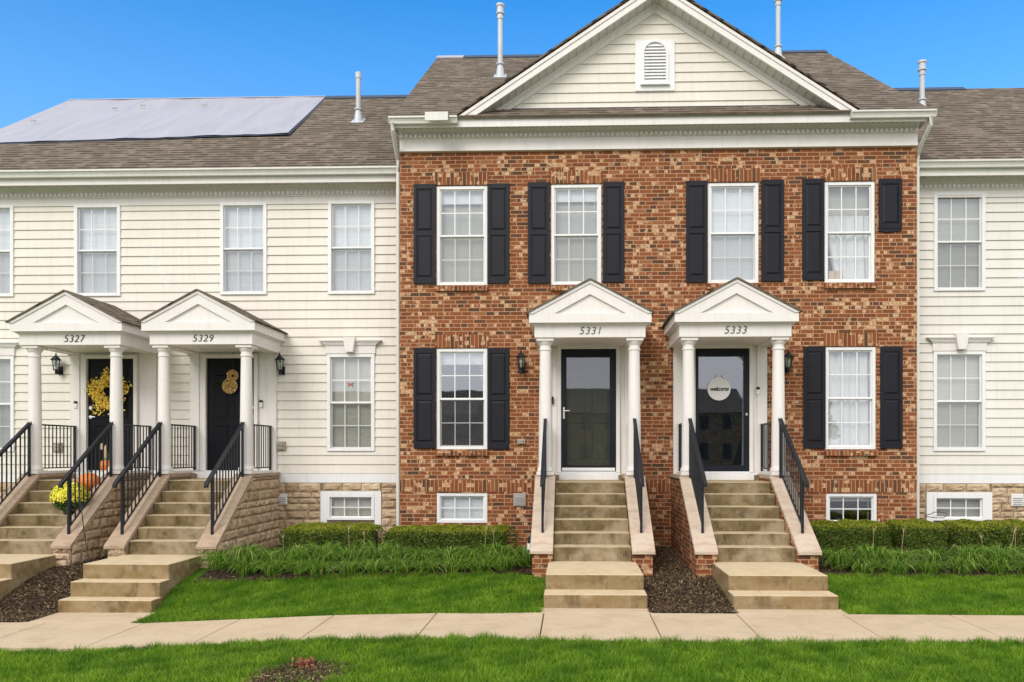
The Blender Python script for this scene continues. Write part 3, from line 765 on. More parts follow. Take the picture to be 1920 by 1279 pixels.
# ================================================================== cream houses
def cream_house(name, label, x0, x1, side, wins_l, extra, mat, ridge_end):
    root = thing(name, ((x0+x1)/2, YB, .2), label, 'house'); P = []
    Zs = 1.33; Zf = 6.40
    hol = [w_['hole'] for w_ in wins_l]
    lw = MB(); lap_wall(lw, x0, x1, Zs+.17, 6.43, hol, YB); P.append(lw.obj('siding', mat))
    bb = MB(); bb.box(x0, x1, YB-.012, YB+.02, Zs, Zs+.17); P.append(bb.obj('skirt_board', M['frame']))
    bw = MB(); bw.quad((x0, 9.3, -.3), (x0, YB+.2, -.3), (x0, YB+.2, 6.9), (x0, 9.3, 6.9)); bw.quad((x1, YB+.2, -.3), (x1, 9.3, -.3), (x1, 9.3, 6.9), (x1, YB+.2, 6.9)); bw.quad((x1, 9.3, -.3), (x0, 9.3, -.3), (x0, 9.3, 6.9), (x1, 9.3, 6.9))
    bw.prismx([(YB, 6.8), (9.3, 6.8), (4.94, 10.2)], x0+.02 if side < 0 else x1-.05, x0+.05 if side < 0 else x1-.02)
    P.append(bw.obj('wall', mat))
    f = MB(); f.box(x0, x1, YB-.03, YB, 6.425, 6.56); f.box(x0, x1, YB-.05, YB, 6.56, 6.70); f.prismx([(YB-.05, 6.64), (YB-.05, 6.74), (YB-.12, 6.74)], x0, x1)
    P.append(f.obj('frieze', M['trim']))
    d = MB(); x = x0+.02
    while x < x1-.05: d.box(x, x+.045, YB-.095, YB-.048, 6.585, 6.637); x += .083
    d.box(x0, x1, YB-.058, YB-.048, 6.58, 6.64); P.append(d.obj('dentil_moulding', M['trim']))
    s_ = MB(); s_.box(x0, x1, YB-.34, YB, 6.74, 6.75); P.append(s_.obj('soffit', M['soffit']))
    s_ = MB(); x = x0
    while x < x1: s_.box(x, x+.008, YB-.33, YB-.12, 6.735, 6.740); x += .15
    P.append(s_.obj('soffit_groove', M['grey']))
    f = MB(); f.box(x0, x1, YB-.36, YB-.335, 6.70, 6.90); P.append(f.obj('fascia', M['trim']))
    P.append(gutter(x0, x1, YB-.362, 6.93, d=.13, h=.115))
    r_ = MB(); ye_, ze_, yr_, zr_ = YB-.43, 6.93, 4.94, 10.36
    slabroof(r_, (x0, ye_, ze_), (x1, ye_, ze_), (x1, yr_, zr_), (x0, yr_, zr_)); slabroof(r_, (x1, 9.8, ze_), (x0, 9.8, ze_), (x0, yr_, zr_), (x1, yr_, zr_))
    ro = r_.obj('roof', M['shingle']); P.append(ro)
    for a, b_ in ridge_end: ridge_strip(ro, a, b_, 0, yr_, zr_+.01, M['membrane'], 'ridge_membrane')
    # windows with flat casing
    for w_ in wins_l:
        a, b_, c_, d_ = w_['hole']
        fo = window(None, a, b_, c_, d_, YB+.005, fw=w_.get('fw', .06), proud=.045, double=w_.get('double', True), rows=w_.get('rows', 4), screen=w_.get('screen', 'screen'), blind=w_.get('blind', 'blind'), blind_to=w_.get('to', 0))
        P.append(fo)
        if w_.get('head'):
            h = MB(); hx0, hx1 = a-.02, b_+.02; zt_ = d_
            h.box(hx0, hx1, YB-.05, YB, zt_+.003, zt_+.15)
            for k, (e, dz, dy) in enumerate(((.02, .15, .07), (.045, .175, .085), (.08, .20, .10), (.115, .225, .12))):
                h.box(hx0-e, hx1+e, YB-dy, YB, zt_+dz, zt_+dz+.024)
            ho = h.obj('window_head', M['trim'], fo, bevel=.003)
            k_ = MB(); xm = (a+b_)/2; k_.prism([(xm-.07, zt_+.02), (xm+.07, zt_+.02), (xm+.115, zt_+.29), (xm-.115, zt_+.29)], YB-.15, YB-.04); k_.obj('keystone', M['trim'], fo, bevel=.005)
        if w_.get('casing'):
            e = w_['casing']; h = MB(); h.box(a-e, a-.002, YB-.03, YB+.03, c_-.12, d_+.06); h.box(b_+.002, b_+e, YB-.03, YB+.03, c_-.12, d_+.06); h.box(a-.002, b_+.002, YB-.03, YB+.03, d_+.003, d_+.06)
            h.obj('casing', M['frame'], fo)
    for o in P:
        o.parent = root; o.location = -root.location
    return root, P

def stones(mb, a0, a1, z0, z1, place, zmax=None, seed=1, depth=.03, zmin=None):
    rnd = random.Random(seed); z = z0
    while z < z1 - .02:
        h = rnd.choice((.105, .13, .15, .17)); h = min(h, z1 - z)
        if z1 - z - h < .05: h = z1 - z
        a = a0 - rnd.uniform(0, .2)
        while a < a1:
            wd = rnd.uniform(.20, .46); p0, p1 = max(a, a0)+.007, min(a+wd, a1)-.007; a += wd
            if p1 - p0 < .04: continue
            q0, q1 = z+.007, z+h-.007
            nx_, nz_ = max(3, int((p1-p0)/.05)), 4; o = len(mb.v)
            tilt = rnd.uniform(-.3, .3); ph = rnd.uniform(0, 9); hid = True
            for j in range(nz_+1):
                for i in range(nx_+1):
                    s_, t = i/nx_, j/nz_; edge = min(s_, 1-s_)*nx_, min(t, 1-t)*nz_
                    d = depth*(.35 + .65*min(min(edge)/1.0, 1)) * (1 + tilt*(s_-.5)) + (.010*math.sin(7*s_+ph+5*t)+rnd.uniform(-.005, .005) if min(edge) > 0 else 0)
                    if min(edge) == 0: d = .004
                    aa, zz = p0+(p1-p0)*s_ + (rnd.uniform(-.006, .006) if min(edge) == 0 else 0), q0+(q1-q0)*t + (rnd.uniform(-.005, .005) if min(edge) == 0 else 0)
                    if zmax: zz = min(zz, zmax(aa))
                    if zz > q0 + .01: hid = False
                    mb.v.append(place(aa, zz, d))
            if hid: del mb.v[o:]; continue
            for j in range(nz_):
                for i in range(nx_):
                    b_ = o + j*(nx_+1) + i; mb.f.append((b_, b_+1, b_+nx_+2, b_+nx_+1))
        z += h

def cw(u0, u1, v0, v1, **k):
    d = dict(hole=rect(u0, u1, v0, v1, YB)); d.update(k); return d
Lw = [cw(-57, 27, 385, 557), cw(141, 227, 384, 556), cw(414, 501, 380, 553), cw(616, 703, 377, 552),
      cw(-60, 28, 668, 847, head=True, blind='blind_dim'), cw(614, 703, 664, 846, head=True, blind='blind_warm', screen='screen'),
      cw(614, 703, 927, 975, double=False, rows=2, casing=.12, blind='blind_warm', fw=.05)]
XL = -12.1
lroot, lP = cream_house('cream_townhouse', 'cream sided townhouse row with numbers 5327 and 5329 and a grey tarp over its roof', XL, bx0-.004, -1, Lw, None, M['siding'], [(612, 770)])
Rw = [cw(1750, 1846, 361, 546, blind='blind_dim'), cw(1749, 1846, 659, 846, head=True, blind='blind_warm'), cw(1749, 1846, 929, 976, double=False, rows=2, casing=.12, blind='blind_dim', fw=.05),
      cw(2300, 2396, 361, 546), cw(2300, 2396, 659, 846, head=True)]
rroot, rP = cream_house('cream_townhouse', 'cream sided townhouse at the right edge, plain shingle roof and no tarp', bx1+.004, 13.0, 1, Rw, None, M['siding_r'], [(1668, 1806)])
def add_to(root, o, lst=None): o.parent = root; o.location = Vector(o.location) - root.location; return o
PLL = (YB-.43, 6.93, 4.94, 10.36)
tmp = []; vent(672, 227, 137, PLL, tmp, True); add_to(lroot, tmp[0]); tmp[0].location = -lroot.location
tmp = []; vent(1729, 209, 115, PLL, tmp); tmp[0].parent = rroot; tmp[0].location = -rroot.location
# stone base
for root, a0, a1, wn, sd_ in ((lroot, XL, bx0-.01, Lw, 3), (rroot, bx1+.01, 13.0, Rw, 7)):
    mb = MB()
    for w_ in wn:
        pass
    bas = [w_['hole'] for w_ in wn if w_.get('casing')]
    xs = [a0]
    for h in bas: xs += [h[0]-.12, h[1]+.12]
    xs.append(a1)
    pl = lambda a, z, d: (a, YB-.005-d, z)
    for i in range(0, len(xs)-1, 2): stones(mb, xs[i], xs[i+1], -.02, 1.325, pl, seed=sd_+i)
    for h in bas: stones(mb, h[0]-.12, h[1]+.12, h[3]+.06, 1.325, pl, seed=sd_+20); stones(mb, h[0]-.12, h[1]+.12, -.02, h[2]-.1, pl, seed=sd_+30)
    so_ = mb.obj('stone_base', M['stone'], root, smooth=False); so_.location = -root.location
    b_ = MB(); flat_wall(b_, a0, a1, -.3, 1.33, bas, YB-.008)
    b_.obj('mortar', M['mortar'], so_)

# tarp on the left roof
def roofpt(u, v, pl=PLL, lift=.03):
    x, y, z = ray_plane(u, v, *pl); return (x, y-.02, z+lift)
def tarp_grid(name, TL, TR, BR, BL, mat, lift, n=40, mrow=14, wav=.010):
    mb = MB(); TL, TR, BR, BL = map(Vector, (TL, TR, BR, BL)); rnd = random.Random(4)
    for j in range(mrow+1):
        for i in range(n+1):
            s_, t = i/n, j/mrow; p = (TL*(1-s_)+TR*s_)*(1-t) + (BL*(1-s_)+BR*s_)*t
            w_ = wav*math.sin(s_*23+t*3)+wav*.6*math.sin(s_*51-t*5)
            if j == mrow: p.y += rnd.uniform(-.008, .008)
            mb.v.append((p.x, p.y, p.z + lift + w_ + .01))
    for j in range(mrow):
        for i in range(n):
            a = j*(n+1)+i; mb.f.append((a+n+1, a+n+2, a+1, a))
    return mb
a, b_, c_, d_ = roofpt(608, 184), roofpt(541, 254), roofpt(-60, 263), None
TLp = (XL-.04, 4.94, 10.36); BLp = (XL-.04, roofpt(-60, 263)[1]-.25, 0)
k = (10.36-6.93)/(4.94-PLL[0]); BLp = (XL-.04, BLp[1], 6.93 + k*(BLp[1]-PLL[0]))
tarp = thing('tarp', (-7.5, 3.6, 9.4), 'pale grey tarp covering the upper roof of the left cream townhouse', 'tarp')
t1 = tarp_grid('sheet', TLp, (a[0], 4.94, 10.36), b_, BLp, None, .005, wav=.006).obj('sheet', M['tarp'], tarp, smooth=True); t1.location = -tarp.location
mbk = tarp_grid('under', TLp, (a[0]+.05, 4.94, 10.36), (b_[0]+.045, b_[1]-.035, b_[2]-.025), (BLp[0], BLp[1]-.04, BLp[2]-.03), None, -.012, wav=.002).obj('underlayment', M['membrane'], tarp); mbk.location = -tarp.location
t2 = MB(); t2.prismx([(4.93, 10.385), (4.95, 10.41), (5.5, 9.99), (5.5, 9.97)], XL-.04, a[0]); o = t2.obj('ridge_fold', M['tarp'], tarp); o.location = -tarp.location
nb = MB()
rr = random.Random(8)
for u, v in ((66, 233), (218, 209), (270, 204), (385, 203)):
    p = roofpt(u, v); nb.box(p[0]-.06, p[0]+.06, p[1]-.05, p[1]-.03, p[2]+.01, p[2]+.035)
o = nb.obj('batten', M['grey'], tarp); o.location = -tarp.location

# ================================================================== porches
def door_unit(P, cx, u0, u1, v0, v1, Y, storm, parts, cu):
    x0, x1, z0, z1 = rect(u0, u1, v0, v1, Y-.04)
    s_ = MB(); e = .065
    hw = .80
    # surround boards either side, head
    s_.box(cx-hw, x0-e-.004, Y-.035, Y, 1.42, 3.712); s_.box(x1+e+.004, cx+hw, Y-.035, Y, 1.42, 3.712)
    s_.box(cx-hw, cx-hw+.17, Y-.06, Y-.035, 1.42, 3.712); s_.box(cx+hw-.17, cx+hw, Y-.06, Y-.035, 1.42, 3.712)
    s_.box(x0-e, x1+e, Y-.035, Y, z1+e, 3.712)
    parts.append(s_.obj('door_surround', M['trim'], bevel=.004))
    f = MB(); f.box(x0-e, x0, Y-.10, Y-.002, z0-.02, z1+e); f.box(x1, x1+e, Y-.10, Y-.002, z0-.02, z1+e); f.box(x0, x1, Y-.10, Y-.002, z1, z1+e)
    d = MB(); d.box(x0+.001, x1-.001, Y-.035, Y-.005, z0, z1)
    W = x1-x0; H = z1-z0
    def pan(a, b_, c_, g_):
        xa, xb, za, zb = x0+W*a, x0+W*b_, z0+H*c_, z0+H*g_; i = .022; ya, ybb = Y-.034, Y-.044
        d.add([(xa,ya,za),(xb,ya,za),(xb,ya,zb),(xa,ya,zb),(xa+.006,ybb,za+.006),(xb-.006,ybb,za+.006),(xb-.006,ybb,zb-.006),(xa+.006,ybb,zb-.006),
               (xa+i,ya,za+i),(xb-i,ya,za+i),(xb-i,ya,zb-i),(xa+i,ya,zb-i)], [(0,1,5,4),(1,2,6,5),(2,3,7,6),(3,0,4,7),(4,5,9,8),(5,6,10,9),(6,7,11,10),(7,4,8,11)])
    for a, b_ in ((.15, .44), (.56, .85)):
        pan(a, b_, .10, .40); pan(a, b_, .47, .78); pan(a, b_, .84, .93)
    do = d.obj('door', M['olive_door' if storm == 1 else 'door'], bevel=.0); parts.append(do)
    f.obj('door_frame', M['trim'], do, bevel=.003)
    if storm:
        sd_ = MB(); b0 = .095 if storm == 1 else .055; b1 = .11 if storm == 1 else .09; ys, ye_ = Y-.082, Y-.055
        sd_.box(x0+.002, x0+b0, ys, ye_, z0+.0, z1-.002); sd_.box(x1-b1, x1-.002, ys, ye_, z0, z1-.002); zb = z0+.10 if storm == 1 else z0+.11
        zt_ = z1-.145 if storm == 1 else z1-.14
        sd_.box(x0+b0, x1-b1, ys, ye_, z0, zb); sd_.box(x0+b0, x1-b1, ys, ye_, zt_, z1-.002)
        so_ = sd_.obj('storm_door', M['storm'], bevel=.004); parts.append(so_)
        MB().quad((x0+b0-.01, Y-.068, zb-.01), (x1-b1+.01, Y-.068, zb-.01), (x1-b1+.01, Y-.068, zt_+.01), (x0+b0-.01, Y-.068, zt_+.01)).obj('storm_glass', M['glass_dark' if storm == 1 else 'glass_storm'], so_)
        hx = x0+.05 if storm == 1 else x1-.05; zz = z0+1.0 if storm == 1 else z0+.98
        h = MB()
        if storm == 1:
            h.box(hx-.016, hx+.016, Y-.095, Y-.082, zz-.09, zz+.11); h.tube([(hx, Y-.09, zz+.04), (hx, Y-.14, zz+.04), (hx+.10, Y-.145, zz+.045)], .010, 8)
            MB().box(x0+.02, x1-.02, Y-.092, Y-.083, z0+.012, z0+.065).obj('kick_strip', M['white'], so_)
        else: h.lathe([(.018, zz-.02), (.018, zz+.02)], hx, Y-.09, 10)
        h.obj('door_handle', M['silver'], so_)
    else:
        hx = x0+.055 if cu == '27' else x1-.055
        for zz, r_ in ((z0+.98, .032), (z0+1.15, .034)):
            h = MB(); h.tube([(hx, Y-.03, zz), (hx, Y-.055, zz)], r_, 12)
            if zz < z0+1.1: h.tube([(hx, Y-.05, zz), (hx, Y-.085, zz), (hx+(.11 if cu == '27' else -.11), Y-.088, zz)], .010, 8)
            h.obj('door_handle' if zz < z0+1.1 else 'door_lock', M['silver'], do, smooth=True)
    # threshold box
    t = MB(); t.box(x0-.10, x1+.06, Y-.40, Y-.104, 1.4165, 1.532); t.box(x0-.0, x1, Y-.14, Y-.104, 1.532, z0)
    parts.append(t.obj('threshold', M['frame'], bevel=.006))
    return x0, x1, z0, z1

parts_l = []
dr = {}
dr['31'] = door_unit(None, unit_c['31'], 1052, 1155, 655, 884, 0, 1, parts_b, '31')
dr['33'] = door_unit(None, unit_c['33'], 1303, 1404, 654, 884, 0, 2, parts_b, '33')
dr['27'] = door_unit(None, unit_c['27'], 165, 253, 673, 882, YB, 0, parts_l, '27')
dr['29'] = door_unit(None, unit_c['29'], 388, 478, 672, 882, YB, 0, parts_l, '29')
for o in parts_b: o.parent = brick; o.location = -brick.location
for o in parts_l: o.parent = lroot; o.location = -lroot.location

# ---- portico prototype (local origin: centre on the house wall, z = 0 at world 0)
def portico(num, label):
    r_ = thing('portico', (0, 0, 0), label, 'porch', 'white column porticos over the entrances')
    for s_ in (-1, 1):
        c_ = MB(); prof = [(.105, 1.575), (.125, 1.585), (.13, 1.61), (.118, 1.635), (.108, 1.65), (.106, 1.70)]
        for i in range(9): prof.append((.106 - .018*(i/8)**1.5, 1.75 + 1.72*i/8))
        prof += [(.088, 3.49), (.100, 3.50), (.100, 3.52), (.089, 3.53), (.089, 3.575), (.098, 3.585), (.12, 3.62), (.124, 3.64)]
        co = MB(); co.lathe(prof, s_*.705, -1.14, 28); col = co.obj('column', M['trim'], r_, smooth=True)
        b_ = MB(); b_.box(s_*.705-.135, s_*.705+.135, -1.275, -1.005, 1.517, 1.577); b_.obj('column_base', M['trim'], col, bevel=.006)
        b_ = MB(); b_.box(s_*.705-.135, s_*.705+.135, -1.275, -1.005, 3.638, 3.684); b_.obj('capital', M['trim'], col, bevel=.004)
    e = MB(); e.box(-.87, .87, -1.30, -1.04, 3.685, 3.90)
    e.box(-.87, -.64, -1.04, -.0, 3.686, 3.90); e.box(.64, .87, -1.04, -.0, 3.686, 3.90)
    e.obj('entablature', M['trim'], r_, bevel=.004)
    MB().box(-.64, .64, -1.04, .0, 3.715, 3.73).obj('ceiling', M['trim'], r_)
    c_ = MB()
    for k, (o_, za, zb) in enumerate(((.02, 3.868, 3.885), (.045, 3.885, 3.905))): c_.box(-.87-o_, .87+o_, -1.30-o_, -.0, za, zb)
    c_.obj('cornice', M['trim'], r_, bevel=.003)
    p = MB(); p.prism([(-.949, 3.905), (.949, 3.905), (.949, 4.05), (0, 4.555), (-.949, 4.05)], -1.365, -.0)
    pd = p.obj('pediment', M['trim'], r_)
    f = MB()
    f.prism([(-.952, 3.903), (.952, 3.903), (.952, 4.053), (.556, 4.044), (-.556, 4.044), (-.952, 4.053)], -1.405, -1.366)
    f.prism([(-.952, 4.053), (-.556, 4.044), (0, 4.345), (0, 4.558)], -1.4052, -1.366); f.prism([(0, 4.558), (0, 4.345), (.556, 4.044), (.952, 4.053)], -1.4052, -1.366)
    sl_ = (4.558-4.053)/.952
    f.prism([(-.975, 4.045), (-.952+.06, 4.053+.06*sl_-.045), (0, 4.558-.045), (0, 4.562)], -1.425, -1.406); f.prism([(0, 4.562), (0, 4.513), (.892, 4.053+.06*sl_-.045), (.975, 4.045)], -1.425, -1.406)
    f.obj('pediment_frame', M['trim'], pd)
    ro = MB(); zl = 4.565
    slabroof(ro, (-.99, -1.45, zl-.99*sl_), (0, -1.45, zl), (0, -.0, zl), (-.99, -.0, zl-.99*sl_), -.022)
    slabroof(ro, (0, -1.45, zl), (.99, -1.45, zl-.99*sl_), (.99, -.0, zl-.99*sl_), (0, -.0, zl), -.022)
    ro.obj('roof', M['shingle'], r_)
    return r_
def text_mesh(txt, size, depth, mat, name, parent, loc, shear=0.0, space=1.0, bold=0.0):
    cu = bpy.data.curves.new(name, 'FONT'); cu.body = txt; cu.size = size; cu.extrude = depth; cu.align_x = 'CENTER'; cu.align_y = 'CENTER'; cu.shear = shear; cu.space_character = space; cu.offset = bold
    to = bpy.data.objects.new(name, cu); C.objects.link(to)
    dg = bpy.context.evaluated_depsgraph_get(); me = bpy.data.meshes.new_from_object(to.evaluated_get(dg)); bpy.data.objects.remove(to)
    o = bpy.data.objects.new(name, me); me.materials.clear(); me.materials.append(mat); C.objects.link(o)
    o.rotation_euler = (R(90), 0, 0); o.location = loc
    if parent: o.parent = parent
    return o
desc = {'27': 'leftmost, with the yellow wreath', '29': 'with the gold pumpkin wreath', '31': 'on the left half of the brick front', '33': 'with the round welcome sign'}
lab = {'27': 'white gabled portico numbered 5327, leftmost of the four', '29': 'white gabled portico numbered 5329 beside the 5327 one',
       '31': 'white gabled portico numbered 5331 on the brick front', '33': 'white gabled portico numbered 5333, rightmost of the four'}
p0 = portico('31', lab['31']); ports = {}
YO = {'27': YB, '29': YB, '31': 0, '33': 0}
for k in ('31', '33', '27', '29'):
    o = p0 if k == '31' else dup(p0, (0, 0, 0), lab[k])
    o.location = (unit_c[k], YO[k], 0); ports[k] = o
for k in ports:
    nx_ = {'27': 138.5, '29': 380, '31': 1106.5, '33': 1378.5}[k]
    Yn = YO[k]-1.30
    text_mesh('53' + k, .168, .006, M['ink'], 'house_number', ports[k], (X_(nx_, Yn)-unit_c[k], -1.306, 3.785), .22, 1.08, -.003)

# ---- staircases
def staircase(kind, k):
    r_ = thing('staircase', (0, 0, 0), '', 'stairs', 'entrance staircases with stone capped side walls')
    run = .27 if kind == 'brick' else .235
    nos = [(-1.30-run*i) for i in range(6)]; zz = [1.416, 1.246, 1.0715, .898, .73, .564] if kind == 'brick' else [1.416, 1.243, 1.065, .888, .712, .535]
    YE = -2.80 if kind == 'brick' else -2.60; KS = .637 if kind == 'brick' else .77
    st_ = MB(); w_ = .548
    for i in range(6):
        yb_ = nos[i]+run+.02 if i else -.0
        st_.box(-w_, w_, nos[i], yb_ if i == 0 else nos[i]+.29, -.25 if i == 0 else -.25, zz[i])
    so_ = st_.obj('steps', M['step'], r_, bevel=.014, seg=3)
    # side curbs by the threshold
    low = MB()
    if kind == 'brick': tr = [(-3.85, .363), (-4.194, .176)]
    else: tr = [(-3.50, .330), (-3.76, .125), (-4.0, -.078)]
    hw = .61; first = True; yprev = -2.55
    for i, (y, z) in enumerate(tr):
        e = [0, .012, .025][i]
        low.box(-hw-e, hw+e, y, (nos[5]-.002 if i == 0 else tr[i-1][0]+.02), -.4, z)
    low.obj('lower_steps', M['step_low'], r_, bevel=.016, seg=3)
    def capz(y): return 1.515 if y > -1.24 else 1.515 + KS*(y+1.24)
    for s_ in (-1, 1):
        a, b_ = sorted((s_*.552, s_*.835))
        prof = [(-.0, -.3), (-.0, 1.468), (-1.24, 1.468), ((YE+.06), capz((YE+.06))-.047), ((YE+.06), -.3)]
        cw_ = MB(); cw_.prismx(prof, a, b_)
        if kind == 'brick': cwo = cw_.obj('side_wall', M['brick'], r_)
        else:
            cwo = cw_.obj('side_wall', M['mortar'], r_)
            sm = MB(); face = s_*.835
            stones(sm, (YE+.06), -.02, 0.0, 1.46, (lambda a_, z_, d: (face + s_*d, (YE+.06) - (a_+.02) if s_ < 0 else a_, z_)), zmax=(lambda a_: (capz((YE+.06)-(a_+.02) if s_ < 0 else a_) - .052)), seed=11+s_)
            stones(sm, a+.002, b_-.002, -.05, .50, (lambda a_, z_, d: (a_, YE+.058-d, z_)), seed=17+s_)
            sm.obj('stone_facing', M['stone'], cwo)
        ca, cb = sorted((s_*.545, s_*.862))
        t = .045
        cp = MB()
        cp.prismx([(-.0, 1.470), (-.0, 1.515), (-1.235, 1.515), (-1.235, 1.470)], ca, cb)
        ym = -1.24+(YE+1.24)*.5
        cp.prismx([(-1.238, 1.470), (-1.238, 1.515), (ym, capz(ym)), (ym, capz(ym)-t)], ca, cb)
        cp.prismx([(ym-.006, capz(ym-.006)-t), (ym-.006, capz(ym-.006)), (YE, capz(YE)), (YE, capz(YE)-t)], ca, cb)
        cp.obj('cap_stone', M['cap' if kind == 'brick' else 'cap_brown'], r_, bevel=.006, seg=2)
    for s_ in (-1, 1): MB().box(s_*.50, s_*.546, -.55, -.0, 1.4165, 1.505).obj('curb', M['step'], r_)
    return r_
slab_l = {'27': 'concrete stairs with stone side walls up to door 5327, potted yellow mums on them', '29': 'concrete stairs with stone side walls up to door 5329',
          '31': 'concrete stairs with brick side walls up to the 5331 door', '33': 'concrete stairs with brick side walls up to the welcome sign door 5333'}
sb = staircase('brick', '31'); ss = staircase('stone', '27')
for k, src in (('31', sb), ('27', ss)): src['label'] = slab_l[k]; src.location = (unit_c[k], YO[k], 0)
dup(sb, (unit_c['33'], 0, 0), slab_l['33']); dup(ss, (unit_c['29'], YB, 0), slab_l['29'])

# ---- handrails
def handrail(KS=.637, YPO=-2.45, y1=-2.66, z1=1.45, z0=2.40):
    r_ = thing('handrail', (0, 0, 0), '', 'railing', 'black metal handrails on the stair walls')
    def capz(y): return 1.515 + KS*(y+1.24)
    y0 = -1.27; k = (z0-z1)/(y0-y1)
    def tz(y): return z0 + k*(y-y0)
    m_ = MB(); b = .024
    m_.prismx([(y0, z0-.02), (y0, z0+.018), (y1, z1+.018), (y1, z1-.02)], -.026, .026); m_.prismx([(y1+.015, z1-.045), (y1+.015, z1+.02), (y1-.02, z1-.005), (y1-.02, z1-.05)], -.024, .024)
    m_.obj('top_rail', M['black'], r_, bevel=.008, seg=2)
    def bz(y): return capz(y)+.10
    MB().prismx([(y0, bz(y0)-.01), (y0, bz(y0)+.012), (YPO, bz(YPO)+.012), (YPO, bz(YPO)-.01)], -.012, .012).obj('bottom_rail', M['black'], r_)
    for y in (-1.29, YPO): MB().box(-.017, .017, y-.017, y+.017, capz(y)-.002, tz(y)-.01).obj('post', M['black'], r_)
    y = -1.395
    while y > YPO+.05:
        MB().box(-.0085, .0085, y-.0085, y+.0085, bz(y), tz(y)-.01).obj('baluster', M['black'], r_); y -= .105
    return r_
def guard():
    r_ = thing('porch_railing', (0, 0, 0), '', 'railing', 'black porch side railings between column and wall')
    m_ = MB(); m_.box(-.02, .02, -1.02, -.06, 2.345, 2.37); m_.obj('top_rail', M['black'], r_)
    MB().box(-.012, .012, -1.02, -.06, 1.60, 1.62).obj('bottom_rail', M['black'], r_)
    for y in (-.085,): MB().box(-.016, .016, y-.016, y+.016, 1.516, 2.345).obj('post', M['black'], r_)
    y = -.19
    while y > -1.0: MB().box(-.007, .007, y-.007, y+.007, 1.61, 2.35).obj('baluster', M['black'], r_); y -= .10
    MB().box(-.05, .05, -1.0, -.04, 1.5165, 1.56).obj('base_board', M['frame'], r_)
    return r_
h0, g0, h1 = handrail(.77, -2.39, -2.58, 1.40, 2.375), guard(), handrail()
WH = {'27': 'the leftmost, mum decorated stairs', '29': 'the gold wreath stairs', '31': 'the left brick stairs', '33': 'the welcome sign stairs'}
WP = {'27': 'the porch with the yellow wreath', '29': 'the porch with the gold wreath', '31': 'the left brick porch', '33': 'the porch with the welcome sign'}
first = True
for k in ('27', '29', '31', '33'):
    for s_, w_ in ((-1, 'left'), (1, 'right')):
        lb = f'black metal handrail on the {w_} wall of {WH[k]}'
        o = h0 if first else (h1 if k == '31' and s_ < 0 else dup(h0 if k in ('27', '29') else h1, (0, 0, 0), lb)); o['label'] = lb; o.location = (unit_c[k]+s_*.70, YO[k], 0)
        lb = f'short black railing behind the {w_} column of {WP[k]}'
        o = g0 if first else dup(g0, (0, 0, 0), lb); o['label'] = lb; o.location = (unit_c[k]+s_*.70, YO[k], 0)
        first = False

# ------------------------------------------------------------------ lanterns, doorbells, plates
def lantern():
    r_ = thing('wall_lantern', (0, 0, 0), '', 'lantern', 'black wall lanterns beside the doors')
    b_ = MB(); b_.prismx([(-.02, -.21), (-.02, -.06), (0, -.06), (0, -.21)], -.05, .05); b_.tube([(0, -.02, -.13), (0, -.06, -.20), (0, -.11, -.20), (0, -.13, -.14)], .017, 8); b_.tube([(0, -.115, -.21), (0, -.115, -.14)], .028, 8)
    b_.obj('bracket', M['black'], r_)
    c_ = MB(); c_.lathe([(.05, -.145), (.05, -.13)], 0, -.13, 6)
    for i in range(6):
        a = 2*math.pi*i/6; c_.tube([(.045*math.cos(a), -.13+.045*math.sin(a), -.135), (.07*math.cos(a), -.13+.07*math.sin(a), .045)], .0055, 5)
    c_.obj('cage', M['black'], r_)
    t = MB(); t.lathe([(.095, .04), (.10, .05), (.06, .09), (.03, .12), (.012, .135), (.016, .15), (.006, .17), (.002, .215)], 0, -.13, 6); t.obj('lantern_roof', M['black'], r_)
    g_ = MB(); g_.lathe([(.041, -.128), (.064, .04)], 0, -.13, 6); g_.obj('lantern_glass', M['lampglass'], r_)
    u_ = MB(); u_.lathe([(.012, -.128), (.012, -.07), (.028, -.03), (.022, .0), (.004, .02)], 0, -.13, 10); u_.obj('bulb', M['white'], r_, smooth=True)
    return r_
l0 = lantern()
ll = {'27': (106, 680, YB, 'black wall lantern on cream siding left of door 5327'), '29': (525, 680, YB, 'black wall lantern on cream siding right of door 5329'),
      '31': (977, 675, 0, 'black wall lantern on brick left of door 5331'), '33': (1478, 675, 0, 'black wall lantern on brick right of the welcome door 5333')}
for i, (k, (u, v, Y, lb)) in enumerate(ll.items()):
    o = l0 if i == 0 else dup(l0, (0, 0, 0), lb); o['label'] = lb; x, z = XZ(u, v, Y-.13); o.location = (x, Y-.015, z)
for i, (u, v, Y, dark, lb) in enumerate(((143, 759, YB-.05, 0, 'white doorbell camera left of door 5327'), (490, 757, YB-.05, 0, 'white doorbell camera on the cream porch, right of the gold wreath door'),
                              (1035, 751, -.05, 1, 'black doorbell camera left of door 5331'), (1421, 733, -.05, 0, 'white doorbell camera on the brick front, right of the welcome sign'))):
    x, z = XZ(u, v, Y); r_ = thing('doorbell', (x, Y-.012, z), lb, 'doorbell', 'doorbell cameras beside the doors')
    MB().box(-.028, .028, -.022, .01, -.065, .065 if dark else .02).obj('body', M['black' if dark else 'white'], r_, bevel=.006)
    MB().box(-.028, .028, -.023, .01, .021, .065).obj('camera_panel', M['black'], r_, bevel=.005) if not dark else MB().lathe([(.012, -.03), (.012, -.026)]).obj('button', M['grey'], r_, loc=(0, -.018, 0))
